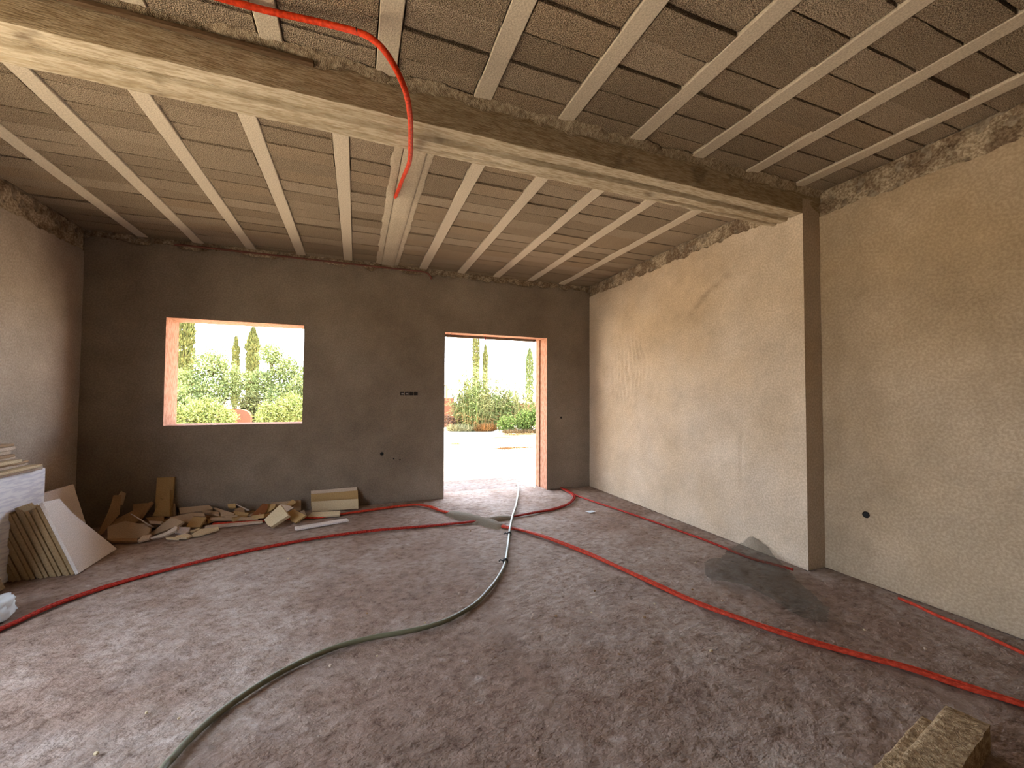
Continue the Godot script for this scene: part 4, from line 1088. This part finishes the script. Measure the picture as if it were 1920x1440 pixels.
# ---------------------------------------------------------------- small things
func build_small() -> void:
	# conduit under the ceiling along the back wall
	conduit("dull red conduit along the top of the back wall ending in a downward bend", smooth_path([Vector3(-5.95, 3.425, -0.03), Vector3(-5.88, 3.425, 0.026), Vector3(-5.0, 3.425, 0.028), Vector3(-4.0, 3.422, 0.03), Vector3(-3.2, 3.425, 0.03), Vector3(-2.93, 3.425, 0.03), Vector3(-2.84, 3.41, 0.028), Vector3(-2.79, 3.36, 0.02), Vector3(-2.775, 3.33, -0.03)], 6), 0.012, M.tube_old)
	# row of flush boxes beside the door
	var e := thing("electrical_box", "row of dark flush electrical boxes left of the doorway", "electrical box", Vector3(-3.09, 1.587, 0.004))
	for i in 4:
		var b := part("box", bevel_box(Vector3(0.055, 0.052, 0.006), 0.002), M.dark, e)
		b.position = Vector3(-0.099 + 0.066 * i, 0, 0)
		part("rim", bevel_box(Vector3(0.032, 0.022, 0.003), 0.001), M.grey_plastic if i < 2 else M.dark, b).position = Vector3(0.004, -0.004, 0.004)
	socket("round wall hole right of the doorway", Vector3(-0.558, 1.196, 0.003), 0.016, Vector3(0, 0, 1))
	socket("round wall hole low left of the doorway", Vector3(-3.463, 0.713, 0.003), 0.022, Vector3(0, 0, 1))
	socket("left of two tiny wall holes near the floor", Vector3(-3.299, 0.636, 0.003), 0.009, Vector3(0, 0, 1))
	socket("right of two tiny wall holes near the floor", Vector3(-3.208, 0.615, 0.003), 0.010, Vector3(0, 0, 1))
	socket("electrical box mouth low on the near right wall", Vector3(RECESS - 0.004, 0.567, 4.03), 0.024, Vector3(-1, 0, 0))
	# concrete stub in the foreground
	var k := thing("concrete_stub", "worn tan concrete joist stub lying in the lower right corner", "concrete block", Vector3(-1.50, 0, 5.255))
	k.rotation.y = 0.17
	part("body", lumpy(Vector3(0.70, 0.12, 0.14)), M.stub, k).position = Vector3(-0.04, 0.06, -0.01)
	part("flange", lumpy(Vector3(0.56, 0.10, 0.05)), M.stub, k).position = Vector3(-0.13, 0.05, -0.10)
	# plastic sheet on the floor by the step in the wall
	plastic_net()
	var pap := part("paper_scrap", prism(PackedVector3Array([Vector3(-0.06, 0, -0.03), Vector3(0.05, 0, -0.04), Vector3(0.07, 0.004, 0.03), Vector3(-0.03, 0, 0.045)]), Vector3.UP, 0.002, 0.0005), M.white_plastic)
	pap.position = Vector3(-0.848, 0.006, 1.403)
	tag(pap, "small white paper scrap on the floor near the door", "paper")
	var bag := part("plastic_bag", bag_mesh(), M.white_plastic)
	bag.position = Vector3(-6.17, 0.0, 2.33)
	tag(bag, "crumpled white plastic bag at the left edge of the floor", "bag")
	var wire := part("wire_stub", sweep(smooth_path([Vector3(-1.86, 2.55, -0.2), Vector3(-1.85, 2.50, -0.2), Vector3(-1.83, 2.44, -0.2)], 4), 0.007, 8), M.tube_dull)
	tag(wire, "short red wire stub hanging from the door lintel", "wire")
	var cord := part("cord", sweep(PackedVector3Array([Vector3(-2.56, 2.40, -0.1), Vector3(-2.50, 2.47, -0.1), Vector3(-2.43, 2.545, -0.1)]), 0.004, 6), M.grey_plastic)
	tag(cord, "thin cord across the top left corner of the doorway", "cord")
	# chips lying about on the floor
	rng.seed = 63
	for i in 46:
		var x := rng.randf_range(-5.2, -0.3)
		var z := rng.randf_range(1.6, 5.0)
		var s := rng.randf_range(0.006, 0.013)
		var o := part("floor_crumb", bevel_box(Vector3(s * 1.6, s, s * 1.2), s * 0.3), M.stones[[4, 6, 1][i % 3]])
		o.position = Vector3(x, s * 0.4, z)
		o.rotation = Vector3(0, rng.randf() * 3, 0)
		tag(o, "tiny stone crumb scattered on the cement floor", "crumb", "crumbs on the floor")

func socket(label: String, at: Vector3, r: float, n: Vector3) -> void:
	var o := thing("wall_box", label, "electrical box", at)
	var s := n.cross(Vector3.UP)
	var ring := PackedVector3Array()
	for i in 17: ring.append((s * cos(TAU * i / 16) + Vector3.UP * sin(TAU * i / 16)) * r)
	part("rim", sweep(ring, r * 0.16, 6), M.dark, o)
	var disc := PackedVector3Array()
	for i in 16: disc.append((s * cos(TAU * i / 16) + Vector3.UP * sin(TAU * i / 16)) * r)
	part("mouth", prism(disc, n, 0.002, 0.0003), M.black, o)

func lumpy(size: Vector3) -> ArrayMesh:
	var bm := BoxMesh.new()
	bm.size = size
	bm.subdivide_width = 14
	bm.subdivide_depth = 6
	bm.subdivide_height = 4
	var st := SurfaceTool.new()
	st.create_from(bm, 0)
	var m := st.commit()
	var mdt := MeshDataTool.new()
	mdt.create_from_surface(m, 0)
	var h := size * 0.5
	for i in mdt.get_vertex_count():
		var v := mdt.get_vertex(i)
		var e := 0.0
		for a in 3: e += float(absf(v[a]) > h[a] - 0.001)
		var q := v * (1.0 - (0.035 if e >= 2 else 0.0) * clampf(0.6 + nz(n_mid, v, 3.0), 0.0, 1.0))
		q += Vector3(nz(n_fine, v, 1.0), nz(n_fine, v + Vector3(3, 3, 3), 1.0), nz(n_fine, v + Vector3(7, 1, 2), 1.0)) * 0.006
		q.y = maxf(q.y, -h.y)
		mdt.set_vertex(i, q)
	var out := ArrayMesh.new()
	mdt.commit_to_surface(out)
	var s2 := SurfaceTool.new()
	s2.create_from(out, 0)
	s2.generate_normals()
	return s2.commit()

func bag_mesh() -> ArrayMesh:
	var pos := func(u: float, v: float) -> Vector3:
		var d := Vector3(cos(u) * sin(v), cos(v), sin(u) * sin(v))
		var r := 1.0 + 0.35 * nz(n_mid, d, 0.9) + 0.25 * absf(nz(n_mid, d + Vector3(4, 0, 0), 2.0))
		var p := d * r * Vector3(0.13, 0.09, 0.17)
		return Vector3(p.x, maxf(p.y + 0.07, 0.004), p.z)
	return grid(steps(0, TAU, 0.15), steps(0.01, PI - 0.01, 0.15), pos, func(_u, _v): return Color.WHITE)

func plastic_net() -> void:
	var outline := PackedVector2Array()
	for q in [[-0.80, 3.30], [-0.55, 3.26], [-0.25, 3.12], [-0.02, 3.15], [-0.03, 3.35], [-0.16, 3.58], [-0.30, 3.753], [-0.528, 4.089], [-0.613, 4.253], [-0.82, 4.36], [-0.919, 4.335], [-0.90, 4.142], [-0.86, 3.984], [-0.87, 3.80], [-0.90, 3.70], [-1.03, 3.60], [-1.005, 3.50]]:
		outline.append(Vector2(q[0], q[1]))
	var pos := func(x: float, z: float) -> Vector3:
		var p := Vector3(x, 0, z)
		var y := 0.032 + 0.05 * absf(nz(n_mid, p, 1.2)) + 0.018 * nz(n_mid, Vector3(x * 2.0, 5, z), 2.0)
		y += 0.55 * maxf(0.0, x + 0.22) * clampf((3.45 - z) * 4.0, 0.0, 1.0)
		return Vector3(x, y, z)
	var o := part("plastic_net", grid(steps(-1.06, 0.0, 0.014), steps(3.1, 4.38, 0.014), pos, func(_x, _z): return Color.WHITE, func(x, z): return not Geometry2D.is_point_in_polygon(Vector2(x, z), outline)), M.net)
	tag(o, "crumpled dark grey see-through netting on the floor by the wall step", "netting")
